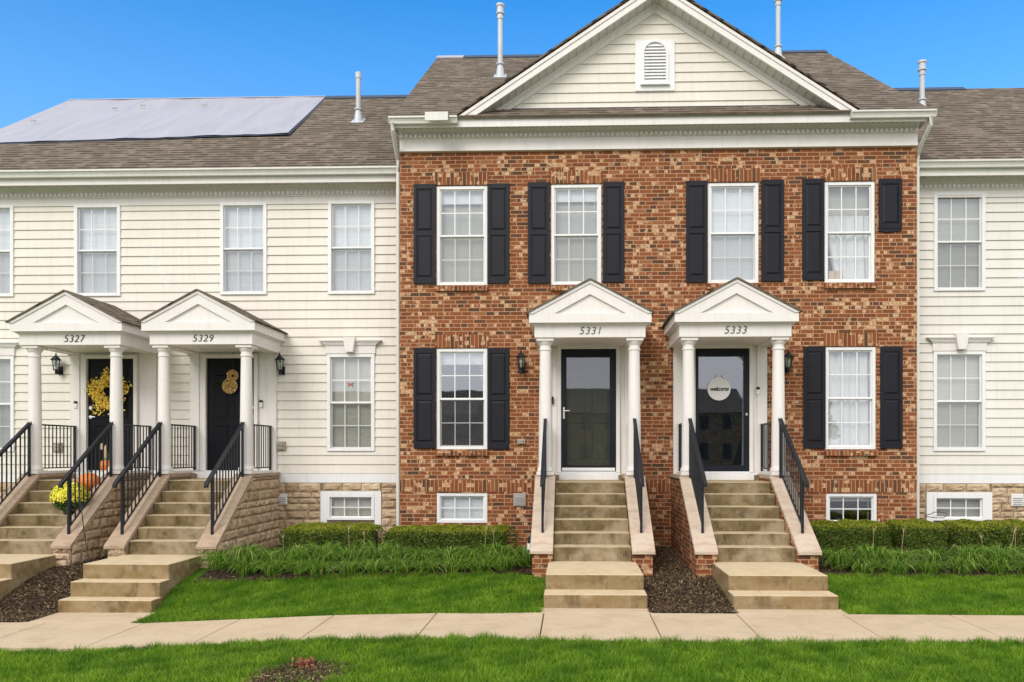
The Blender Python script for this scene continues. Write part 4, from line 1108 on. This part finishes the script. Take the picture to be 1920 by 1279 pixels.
def plate(u0, u1, v0, v1, Y, mat, lb, name, cat, group=None, vent_=True):
    x0, x1, z0, z1 = rect(u0, u1, v0, v1, Y); r_ = thing(name, ((x0+x1)/2, Y, z0), lb, cat, group)
    w_, h_ = (x1-x0)/2, z1-z0
    MB().box(-w_, w_, -.03, .02, 0, h_).obj('cover', M[mat], r_, bevel=.005)
    m_ = MB()
    if vent_:
        for i in range(4): m_.box(-w_*.75, w_*.75, -.042, -.0305, h_*(.12+.17*i), h_*(.18+.17*i))
        m_.obj('louver', M['grey'], r_)
    else: m_.box(-w_*.5, w_*.5, -.055, -.031, h_*.15, h_*.45); m_.box(-w_*.5, w_*.5, -.055, -.031, h_*.55, h_*.85); m_.obj('outlet', M['grey'], r_)
    return r_
gv_ = 'small vent covers low on the walls'
plate(519, 539, 926, 946, YB-.03, 'white', 'pale vent cover on the stone base right of the 5329 stairs', 'wall_vent', 'vent', gv_)
plate(963, 986, 925, 949, -.002, 'grey', 'grey vent cover on the brick left of the 5331 stairs', 'wall_vent', 'vent', gv_)
plate(1895, 1918, 926, 949, YB-.03, 'white', 'white vent cover on the stone base at the right edge', 'wall_vent', 'vent', gv_)
plate(519, 536, 828, 845, YB-.02, 'tanbox', 'tan outdoor outlet on the siding right of the 5329 porch', 'outlet_box', 'outlet', 'outdoor outlets', False)
plate(101, 117, 830, 848, YB-.02, 'tanbox', 'tan outdoor outlet behind the railing left of door 5327', 'outlet_box', 'outlet', 'outdoor outlets', False)
plate(970, 985, 823, 833, -.002, 'tanbox', 'small tan outlet cover on the brick left of porch 5331', 'outlet_box', 'outlet', 'outdoor outlets', False)

# ------------------------------------------------------------------ scatter helpers
rng = np.random.default_rng(5)
def unit(v): return v / np.maximum(np.linalg.norm(v, axis=1, keepdims=True), 1e-9)
def np_obj(name, V, Fq, mat, parent=None, loc=None):
    me = bpy.data.meshes.new(name); nv, nf = len(V), len(Fq); k = Fq.shape[1]
    me.vertices.add(nv); me.vertices.foreach_set('co', np.ascontiguousarray(V, dtype=np.float32).ravel())
    me.loops.add(nf*k); me.loops.foreach_set('vertex_index', np.ascontiguousarray(Fq, dtype=np.int32).ravel())
    me.polygons.add(nf); me.polygons.foreach_set('loop_start', np.arange(0, nf*k, k, dtype=np.int32)); me.polygons.foreach_set('loop_total', np.full(nf, k, dtype=np.int32))
    me.update(calc_edges=True); me.materials.append(mat)
    o = bpy.data.objects.new(name, me); C.objects.link(o)
    if parent: o.parent = parent
    if loc is not None: o.location = loc
    return o
def leaves(P, n, size, asp=.5, jit=.6):
    """diamond leaf cards at P facing n"""
    N_ = len(P); n = unit(n + rng.normal(0, jit, (N_, 3))); r_ = unit(rng.normal(size=(N_, 3))); t = unit(np.cross(n, r_)); b = np.cross(n, t)
    s_ = (size * rng.uniform(.6, 1.3, N_))[:, None]
    V = np.stack([P - t*s_*.5, P + b*s_*asp*.5, P + t*s_*.5, P - b*s_*asp*.5], 1).reshape(-1, 3)
    return V, np.arange(N_*4).reshape(-1, 4)
def blades(P, h, w_, lean, seg=2, droop=0.0, az_=None):
    """curved strips rising from P; returns verts, quads"""
    N_ = len(P); a = rng.uniform(0, 2*np.pi, N_) if az_ is None else az_
    d = np.stack([np.cos(a), np.sin(a), np.zeros(N_)], 1); sd_ = np.stack([-np.sin(a), np.cos(a), np.zeros(N_)], 1)
    tw = rng.uniform(-.9, .9, N_)[:, None]; sd_ = unit(sd_*np.cos(tw) + d*np.sin(tw))
    rows = []
    for i in range(seg+1):
        t = i/seg; out_ = lean*(t**1.6); z = h*(t - droop*t**2.6)
        c_ = P + d*out_[:, None]; c_[:, 2] += z
        wd = (w_*(1 - .85*t**1.5))[:, None]*.5
        rows += [c_ - sd_*wd, c_ + sd_*wd]
    V = np.stack(rows, 1).reshape(-1, 3); k = 2*(seg+1); base = np.arange(N_)[:, None]*k
    Fq = np.concatenate([base + np.array([2*i, 2*i+1, 2*i+3, 2*i+2]) for i in range(seg)], 0)
    return V, Fq
zgv = np.vectorize(zg)

# lawns
def lawn(name, lb, poly_test, xr, yr, dens, h=.05, seg=2):
    A = (xr[1]-xr[0])*(yr[1]-yr[0]); n = int(A*dens)
    x = rng.uniform(*xr, n); y = rng.uniform(*yr, n); k = poly_test(x, y); x, y = x[k], y[k]
    P = np.stack([x, y, zgv(x, y) - .004], 1); n = len(P)
    tuft = .7 + .6*np.abs(np.sin(x*7.3+y*3.1)*np.cos(x*2.9-y*8.7)) + .15*np.sin(x*23+3*np.sin(y*9))
    hh = h*rng.uniform(.55, 1.25, n)*tuft
    V, Fq = blades(P, hh, rng.uniform(.004, .0085, n), hh*rng.uniform(.1, 1.2, n), seg)
    o = np_obj(name, V, Fq, M['grass']); return tag(o, lb, 'grass', kind='stuff')
c29, c31, c33, c27 = unit_c['29'], unit_c['31'], unit_c['33'], unit_c['27']
wf = np.vectorize(walk_far); wn_ = np.vectorize(walk_near)
def in_left(x, y):
    r_ = c29 + .625
    ok = (y > wf(x) - .02) & (y < -2.50 + .05*np.sin(x*1.7)) & (x < c31 - .63) & (x > r_)
    cut = (y < -3.42) & (x < c29 + .70 + .12*(-3.42-y))
    edge = y < (-2.45 - .55*np.clip((x - (c31-1.4)), 0, .8)) 
    return ok & ~cut & edge
lawn('lawn', 'strip of mown grass between the 5329 and 5331 steps', in_left, (c29+.4, c31-.5), (-4.7, -2.1), 6500, .055)
def in_right(x, y): return (y > wf(x)-.01) & (y < -2.55 + .04*np.sin(x*2)) & (x > c33 + .64)
lawn('lawn', 'strip of mown grass right of the 5333 steps', in_right, (c33+.5, 9.5), (-4.6, -2.1), 5600, .055)
patch = (X_(560, -6.8), -6.82)
def in_front(x, y):
    d = ((x-patch[0])/.36)**2 + ((y-patch[1])/.40)**2 + .30*np.sin(x*9)*np.sin(y*11) + .2*np.sin(x*21+y*17)
    return (y < wn_(x) + .035*np.sin(x*13)*np.sin(x*5.3) + .02) & ((d > 1) | (rng.uniform(size=len(x)) < .14))
lawn('lawn', 'front lawn along the near edge of the pavement', in_front, (-7.5, 7.5), (-8.4, -5.4), 6800, .058)

# mulch
def mulch(name, lb, test, xr, yr, n, base_poly=None, size=.045):
    x = rng.uniform(*xr, n); y = rng.uniform(*yr, n); k = test(x, y); x, y = x[k], y[k]
    n = len(x); P = np.stack([x, y, zgv(x, y) + rng.uniform(.012, .035, n)], 1)
    V, Fq = leaves(P, np.tile([0, 0, 1.], (n, 1)), size, .28, .45)
    b = MB(); xs = np.linspace(*xr, 40); ys = np.linspace(*yr, 60)
    for j in range(59):
        for i in range(39):
            cx, cy = (xs[i]+xs[i+1])/2, (ys[j]+ys[j+1])/2
            if test(np.array([cx]), np.array([cy]))[0]:
                q = [(xs[i], ys[j]), (xs[i+1], ys[j]), (xs[i+1], ys[j+1]), (xs[i], ys[j+1])]
                b.add([(a, c_, zg(a, c_)+.012) for a, c_ in q], [(0, 1, 2, 3)])
    o = np_obj(name, V, Fq, M['mulch']); tag(o, lb, 'mulch', kind='stuff')
    b.obj('mulch_soil', M['soil'], o)
    return o
mulch('mulch_bed', 'dark bark mulch between the 5331 and 5333 stairs', lambda x, y: (x > c31+.62) & (x < c33-.62) & (y > wf(x)+.0), (c31+.5, c33-.5), (-4.5, .02), 30000)
mulch('mulch_bed', 'dark bark mulch between the 5327 and 5329 stairs', lambda x, y: (x > c27+.62) & (x < c29-.62) & (y > wf(x)+.0), (c27+.5, c29-.5), (-4.05, YB), 30000)
mulch('mulch_bed', 'mulch under the hedges and lilies left of the 5331 stairs', lambda x, y: (y > -2.6) & (x > c29+.85) & (x < c31-.84), (c29+.8, c31-.8), (-2.65, YB-.05), 14000)
mulch('mulch_bed', 'mulch under the hedges right of the 5333 stairs', lambda x, y: (y > -2.65) & (x > c33+.85), (c33+.8, 9.5), (-2.7, YB-.05), 12000)
mulch('mulch_patch', 'bare mulch patch in the front lawn with a dry brown leaf', lambda x, y: ((x-patch[0])/.48)**2 + ((y-patch[1])/.45)**2 < 1, (patch[0]-.7, patch[0]+.7), (patch[1]-.5, patch[1]+.5), 5000)
# dry leaf clump
xx, zz_ = XZ(571, 1250, -6.56); P = rng.normal(0, 1, (60, 3))*(.045, .04, .018) + (xx, -6.56, sl(xx)+.05)
V, Fq = leaves(P, rng.normal(size=(60, 3)), .06, .6, 1); o = np_obj('dry_leaf', V, Fq, M['leafbrown']); tag(o, 'reddish brown dry leaf clump on the mulch patch in the front lawn', 'leaf')

# hedges
def hedge(lb, x0, x1, y0, y1, z0, z1, seed):
    r_ = thing('hedge', ((x0+x1)/2, (y0+y1)/2, z0), lb, 'hedge', 'clipped hedges along the house base')
    global rng
    cx, cy, cz = (x1-x0)/2, (y1-y0)/2, (z1-z0)
    area = 2*cx*2*cy + 2*cx*cz + 2*cy*cz*2; n = int(area*9500)
    def surf(n, inner=0):
        p = rng.uniform(-1, 1, (n, 3)); ax = rng.choice(3, n, p=[.12, .5, .38]); sg_ = np.where(rng.uniform(size=n) < .85, -1, 1)
        for a in range(3):
            k = ax == a
            p[k, a] = sg_[k] if a != 2 else 1
        p[:, 2] = np.where(ax != 2, rng.uniform(-1, 1, n), p[:, 2])
        r__ = (np.abs(p)**5).sum(1)**(1/5); p = p / np.maximum(r__, 1)[:, None]     # rounded box
        nn = unit(np.sign(p)*np.abs(p)**4 + 1e-6)
        bump_ = .016*np.sin(p[:, 0]*cx*7+seed)*np.sin(p[:, 2]*3+p[:, 1]*3+seed*2) + .012*np.sin(p[:, 0]*cx*17+p[:, 2]*7)
        q = p*np.array([cx, cy, cz/2]) + nn*(bump_ - np.abs(rng.normal(0, .03, n)))[:, None]
        q[:, 2] += cz/2
        return q, nn, p
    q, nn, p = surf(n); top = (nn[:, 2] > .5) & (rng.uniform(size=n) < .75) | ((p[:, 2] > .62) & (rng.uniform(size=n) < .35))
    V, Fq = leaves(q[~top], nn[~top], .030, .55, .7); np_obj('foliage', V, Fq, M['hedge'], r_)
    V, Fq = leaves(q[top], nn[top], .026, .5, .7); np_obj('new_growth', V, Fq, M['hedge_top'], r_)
    c_ = MB(); m_ = .86; n_ = 18
    sx_, sy_, sz_ = cx*m_-.04, cy*m_-.04, cz/2*m_-.02
    for j in range(n_+1):
        for i in range(24):
            a = 2*math.pi*i/24; e = -math.pi/2 + math.pi*j/n_
            def sp_(v): return math.copysign(abs(v)**.45, v)
            c_.v.append((sx_*sp_(math.cos(e))*sp_(math.cos(a)), sy_*sp_(math.cos(e))*sp_(math.sin(a)), cz/2 + sz_*sp_(math.sin(e))))
    for j in range(n_):
        for i in range(24): c_.f.append((j*24+i, j*24+(i+1) % 24, (j+1)*24+(i+1) % 24, (j+1)*24+i))
    c_.obj('dark_core', M['twig'], r_, smooth=True)  # solid dark core filling the hedge behind the leaf cards
    return r_
def hz(u, v, Y): return Z_(u, v, Y)
def mkh(lb, u0, u1, vt, yf, yb_, seed):
    x0, x1 = X_(u0, yf), X_(u1, yf); zt_ = Z_((u0+u1)/2, vt, (yf+yb_)/2); z0 = zg((x0+x1)/2, (yf+yb_)/2)
    return hedge(lb, x0, x1, yf, yb_, z0-.03, zt_-.01, seed)
mkh('clipped green hedge next to the stone side wall of the 5329 stairs', 516, 710, 981, -1.35, -.45, 1)
mkh('clipped green hedge left of the 5331 stairs under the brick wall', 713, 968, 985, -1.35, -.55, 2)
mkh('clipped green hedge nearest to the right side of the 5333 stairs', 1520, 1685, 976, -1.35, -.55, 3)
mkh('middle clipped hedge of the three right of the 5333 stairs', 1688, 1786, 975, -1.35, -.5, 4)
mkh('rightmost clipped hedge before the stone base at the right edge', 1789, 1990, 976, -1.35, -.5, 5)

# lily clumps
def lily(x, y, lb, h=.42, n=150, rad=.30, grp='arching green lily clumps in front of the hedges'):
    z = zg(x, y); P = np.zeros((n, 3)); a = rng.uniform(0, 2*np.pi, n); r_ = rng.uniform(0, .13, n)
    P[:, 0] = np.cos(a)*r_; P[:, 1] = np.sin(a)*r_
    L_ = h*rng.uniform(.6, 1.15, n)
    V, Fq = blades(P, L_, rng.uniform(.010, .020, n), rad*rng.uniform(.2, 2.0, n), 8, .76, a + rng.normal(0, .5, n))
    o = np_obj('lily_clump', V, Fq, M['lily'], None, (x, y, z+.0)); tag(o, lb, 'plant', grp)
    return o
rl = random.Random(3)
n_l = 13
xa, xb = X_(430, -1.7), X_(985, -1.7)
for i in range(n_l):
    t = i/(n_l-1); x = xa + (xb-xa)*t
    lily(x + rl.uniform(-.05, .05), -1.92 + rl.uniform(-.08, .08) - (.10 if i < 2 else 0), 'green strap-leaved lily clump in the row between the 5329 and 5331 stairs', rl.uniform(.52, .84), rl.randint(170, 210), rl.uniform(.26, .36))
    if i % 1 == 0 and 0 < i < n_l-1: lily(x + .16 + rl.uniform(-.05, .05), -2.34 + rl.uniform(-.05, .05), 'green strap-leaved lily clump in the row between the 5329 and 5331 stairs', rl.uniform(.42, .54), rl.randint(130, 160), rl.uniform(.26, .34))
xa, xb = X_(1560, -1.75), X_(2040, -1.75)
for i in range(9):
    x = xa + (xb-xa)*i/8
    lily(x + rl.uniform(-.06, .06), -2.0 + rl.uniform(-.08, .08), 'green strap-leaved lily clump in the row right of the 5333 stairs', rl.uniform(.50, .84), rl.randint(190, 230), rl.uniform(.32, .40))
    if i < 8: lily(x + .22, -2.38 + rl.uniform(-.05, .05), 'green strap-leaved lily clump in the row right of the 5333 stairs', rl.uniform(.40, .52), rl.randint(140, 170), rl.uniform(.26, .32))
o = lily(X_(459, -2.0), -2.0, 'single grassy clump against the stone side wall of the 5329 stairs', .46, 220, .30)
cl_ = [q for q in C.objects if q.name.startswith('lily_clump')]
rowL = sorted([q for q in cl_ if 'between' in q['label']], key=lambda q: q.location.x); rowR = sorted([q for q in cl_ if 'row right' in q['label']], key=lambda q: q.location.x)
rowL[0]['label'] = 'leftmost green lily clump of the row between the stairs, nearest the stone wall'
rowL[-1]['label'] = 'last green lily clump of the left row, beside the white capped pipe'
rowR[0]['label'] = 'green lily clump nearest the brick wall of the rightmost stairs'
# dry flower stalks
for i, (u, vt) in enumerate(((532, 1000), (655, 985), (683, 995), (908, 985), (925, 990), (1638, 988), (1690, 990), (1895, 990), (1905, 985), (1845, 1000))):
    x = X_(u, -1.72); z = zg(x, -1.72); zt_ = Z_(u, vt, -1.72); m_ = MB(); lean = rl.uniform(-.06, .06)
    m_.tube([(x, -1.72, z), (x+lean*.3, -1.72, (z+zt_)/2), (x+lean, -1.74, zt_)], .0035, 5, .002)
    for q in range(3): m_.tube([(x+lean*.8, -1.735, zt_-.07), (x+lean+rl.uniform(-.05, .05), -1.75, zt_+rl.uniform(-.02, .03))], .0028, 5, .0015)
    side = 'left of the 5331 stairs' if u < 1000 else 'right of the 5333 stairs'
    tag(m_.obj('dry_stalk', M['card']), f'thin tan dry flower stalk standing up among the lilies {side}', 'stalk', 'dry flower stalks among the lilies')

# ------------------------------------------------------------------ decorations
def pumpkin(par, cx, cy, z, r_, name='pumpkin', sq=.85):
    m_ = MB(); n, mm = 48, 16
    for j in range(mm+1):
        e = -math.pi/2 + math.pi*j/mm
        for i in range(n):
            a = 2*math.pi*i/n; rr_ = r_*math.cos(e)*(1-.09*abs(math.cos(a*5))**.5*0 + .06*abs(math.sin(a*5)) - .03)
            m_.v.append((cx+rr_*math.cos(a), cy+rr_*math.sin(a), z + r_*sq + r_*sq*math.sin(e)*(1 - .12*math.cos(e)**0*max(0, math.sin(e))*0)))
    for j in range(mm):
        for i in range(n): m_.f.append((j*n+i, j*n+(i+1) % n, (j+1)*n+(i+1) % n, (j+1)*n+i))
    return m_.obj(name, M['pumpkin'], par, smooth=True)
Yp = YB-1.42; x = X_(167, Yp)
pk = thing('pumpkin', (x, Yp, 1.246), 'large round orange pumpkin on the 5327 stairs behind the yellow mums', 'pumpkin')
pumpkin(pk, 0, 0, 0, .165, 'pumpkin_body', .9); MB().tube([(0, 0, .28), (.01, 0, .32), (.03, 0, .34)], .016, 8, .012).obj('stem', M['mumleaf'], pk)
Yp = YB-.30; x = X_(198, Yp)
gn = thing('pumpkin_figure', (x, Yp, 1.533), 'small fall figure with pale hat sitting on an orange pumpkin by door 5327', 'decoration')
pumpkin(gn, 0, 0, 0, .098, 'pumpkin_body', 1.15)
b_ = MB(); b_.lathe([(.05, .20), (.045, .25), (.03, .27)], 0, 0, 12); b_.obj('collar', M['green'], gn, smooth=True)
b_ = MB(); b_.lathe([(.040, .25), (.046, .33), (.030, .40), (.012, .47), (.0, .49)], 0, 0, 12); b_.obj('body', M['card'], gn, smooth=True)
b_ = MB(); b_.lathe([(.028, .40), (.032, .44), (.02, .50), (.0, .52)], -.065, 0, 10); b_.obj('hat_tip', M['card'], gn, smooth=True)
# mums
Yp = YB-1.90; x = X_(131, Yp); zb = .888
mu = thing('potted_mum', (x, Yp, zb), 'yellow chrysanthemums in a black pot on the 5327 stairs', 'potted plant')
MB().lathe([(.085, 0), (.105, .15), (.112, .155), (.112, .175), (.09, .17)], 0, 0, 20).obj('pot', M['pot'], mu, smooth=True)
n = 1500; d = unit(rng.normal(size=(n, 3))); d[:, 2] = np.abs(d[:, 2])*1.1 - .25; d = unit(d)
P = d*np.array([.27, .25, .24])*rng.uniform(.93, 1.03, (n, 1)) + (0, 0, .27)
fl = (d[:, 2] > -.08 + rng.normal(0, .15, n))
V, Fq = leaves(np.repeat(P[fl], 3, 0) + rng.normal(0, .006, (fl.sum()*3, 3)), np.repeat(d[fl], 3, 0), .034, .8, .35); np_obj('flowers', V, Fq, M['mum'], mu)
P2 = unit(rng.normal(size=(2200, 3)))*np.array([.27, .24, .22])*rng.uniform(.7, 1, (2200, 1)) + (0, 0, .26)
V, Fq = leaves(P2, P2-(0, 0, .2), .04, .5, .6); np_obj('leaves', V, Fq, M['mumleaf'], mu)
# wreath of yellow leaves on door 5327
Yw = YB-.075; x, z = XZ(205, 736, Yw)
wr = thing('wreath', (x, Yw, z), 'yellow leafy wreath on the black 5327 door', 'wreath')
tt = MB(); tt.tube([(.20*math.cos(a), 0, .20*math.sin(a)) for a in np.linspace(0, 2*math.pi, 33)], .02, 6); tt.obj('wreath_ring', M['twig'], wr)
n = 1900; a = rng.uniform(0, 2*np.pi, n); rad = .20 + rng.normal(0, .05, n) + .11*rng.uniform(0, 1, n)**3*(1+np.sin(a*5)) + .05*np.abs(np.sin(a*4+1))*rng.uniform(0, 1, n)
P = np.stack([rad*np.cos(a), -.02+rng.normal(0, .02, n), rad*np.sin(a)*1.05], 1); P[:, 1] = np.minimum(P[:, 1], .01)
V, Fq = leaves(P, np.tile([0, -1., .3], (n, 1)), .042, .65, .45); np_obj('wreath_leaves', V, Fq, M['yellow'], wr)
# gold mesh pumpkin wreath on 5329
x, z = XZ(432, 724, Yw); gw = thing('wreath', (x, Yw, z), 'gold mesh wreath with a small ring above, on the black 5329 door', 'wreath')
def ribbon_ring(cx, cz, r0, r1, n_, nm):
    a = rng.uniform(0, 2*np.pi, n_); rad = rng.uniform(r0, r1, n_); P = np.stack([cx+rad*np.cos(a), -.03+rng.normal(0, .012, n_), cz+rad*np.sin(a)], 1); P[:, 1] = np.minimum(P[:, 1], .01)
    V, Fq = leaves(P, np.tile([0, -1., 0], (n_, 1)), .04, .45, .7); np_obj(nm, V, Fq, M['gold'], gw)
    t_ = MB(); t_.tube([(cx+r1*.98*math.cos(q), -.02, cz+r1*.98*math.sin(q)) for q in np.linspace(0, 2*math.pi, 33)], .008, 6); t_.obj(nm+'_rim', M['card'], gw)
ribbon_ring(0, 0, .02, .135, 700, 'lower_ring'); ribbon_ring(.05, .19, .035, .10, 350, 'upper_ring')
MB().box(.045, .052, -.004, .0, .24, .62).obj('hanger', M['black'], gw)
# welcome sign
Yw = -.092; x, z = XZ(1348, 729.5, Yw); ws = thing('welcome_sign', (x, Yw, z), 'round white welcome sign hanging on the glass of the 5333 door', 'sign')
MB().tube([(0, -.012, 0), (0, .004, 0)], .196, 40).obj('board', M['white'], ws)
text_mesh('welcome', .10, .002, M['ink'], 'lettering', ws, (0, -.0145, .0), .35, .85, .002)
t_ = MB(); t_.tube([(-.06, -.004, .19), (-.035, -.004, .245)], .007, 6); t_.tube([(.07, -.004, .19), (.045, -.004, .245)], .007, 6); t_.obj('hanger', M['white'], ws)
# bow decal in the 5329 window
x, z = XZ(657, 721, YB-.01); bw_ = thing('window_ornament', (x, YB-.002, z), 'small red butterfly ornament on the siding window right of porch 5329', 'ornament')
b_ = MB()
for s_ in (-1, 1): b_.prism([(0, -.01), (s_*.055, -.045), (s_*.03, 0)][::s_], -.008, .0); b_.prism([(0, 0), (s_*.03, 0), (s_*.065, .035), (0, .012)][::s_], -.009, .0)
b_.obj('wings', M['red'], bw_)
# card box inside the top right brick window
x0, x1, z0, z1 = rect(1553, 1576, 509, 526, .15); ob = thing('box', ((x0+x1)/2, .15, z0), 'small tan cardboard box on the sill inside the top right brick window', 'box')
MB().box(-(x1-x0)/2, (x1-x0)/2, -.035, -.005, -.02, z1-z0).obj('carton', M['card'], ob); MB().box(-.015, .015, -.0365, -.0352, -.02, z1-z0).obj('tape', M['tanbox'], ob)
# white capped pipe near the 5331 stairs
x, z = XZ(993, 1042, -1.9); pc = thing('capped_pipe', (x, -1.9, zg(x, -1.9)), 'short white pipe with a black cap beside the lilies left of the 5331 stairs', 'pipe')
zz_ = Z_(993, 1016, -1.9) - zg(x, -1.9)
MB().lathe([(.037, 0), (.037, zz_-.02)], 0, 0, 14).obj('pipe', M['white'], pc, smooth=True); MB().lathe([(.028, zz_-.02), (.03, zz_+.06), (.02, zz_+.08)], 0, 0, 12).obj('cap', M['black'], pc, smooth=True)
# thin black cable
p = []
for u, v, Y in ((146, 905, YB-2.5), (152, 950, YB-2.6), (158, 1000, YB-2.72), (163, 1030, YB-2.8), (167, 1058, YB-2.9)):
    x, z = XZ(u, v, Y); p.append((x, Y, z))
cb = MB(); cb.tube(p, .007, 6); tag(cb.obj('cable', M['black']), 'thin black cable hanging over the right wall of the 5327 stairs', 'cable')
# wire debris on the right hedge
x, z = XZ(1757, 968, -1.0); q = [(x + .16*math.cos(a) + .03*math.sin(3*a), -1.0+.05*math.sin(2*a), z + .045*math.sin(a)+.02) for a in np.linspace(0, 2*math.pi, 24)]
tw_ = MB(); tw_.tube(q, .006, 5); tag(tw_.obj('loose_twig', M['twig']), 'loose dark twig lying on top of the right hedges under the basement window', 'twig')

# ------------------------------------------------------------------ opposite side of the street (seen only as reflections)
def far_house(x0, x1, y, h, lb):
    r_ = thing('brick_house', ((x0+x1)/2, y, 0), lb, 'house', 'houses across the street'); w_ = (x1-x0)/2
    MB().box(-w_, w_, -8, 0, -.3, h).obj('wall', M['brick'], r_)
    m_ = MB(); m_.prismx([(-8.4, h), (.4, h), (-4, h+2.6)], -w_-.2, w_+.2); m_.obj('roof', M['shingle'], r_)
    for i in range(int(w_*2/2.2)):
        for zz in (1.3, 4.0): MB().box(-w_+.7+i*2.2, -w_+1.5+i*2.2, .0, .05, zz, zz+1.4).obj('window', M['dark'], r_)
    return r_
rd = MB(); rd.box(-80, 80, -24, -9.6, -.29, -.22); kb = MB(); kb.box(-80, 80, -9.6, -9.42, -.35, -.09); kb.box(-80, 80, -24.18, -24, -.35, -.09); tag(kb.obj('kerb', M['conc'], bevel=.01), None, None, kind='structure'); tag(rd.obj('unseen_road', M['asphalt']), None, None, kind='structure')  # unseen road, added to cut the green bounce from the lawns
far_house(-26, -8, -62, 5.6, 'brick house across the street, left one'); far_house(-2, 16, -60, 5.6, 'brick house straight across the street')
def far_tree(x, y, h, s_):
    r_ = thing('tree', (x, y, -.2), f'leafy tree across the street beside the {s_} house', 'tree', 'trees across the street')
    MB().tube([(0, 0, 0), (.1, 0, h*.3), (0, .1, h*.6)], .22, 8, .08).obj('trunk', M['twig'], r_)
    n = 2500; d = unit(rng.normal(size=(n, 3))); P = d*np.array([h*.3, h*.3, h*.36])*(.75+.25*np.sin(d[:, 0]*5+d[:, 2]*4)[:, None])*rng.uniform(.6, 1, (n, 1)) + (0, 0, h*.62)
    V, Fq = leaves(P, d, .5, .7, .6); np_obj('crown', V, Fq, M['far_leaf'], r_)
far_tree(-5, -48, 8.5, 'left'); far_tree(-31, -50, 8, 'far left'); far_tree(20, -52, 8, 'right'); far_tree(-14, -40, 6, 'second')
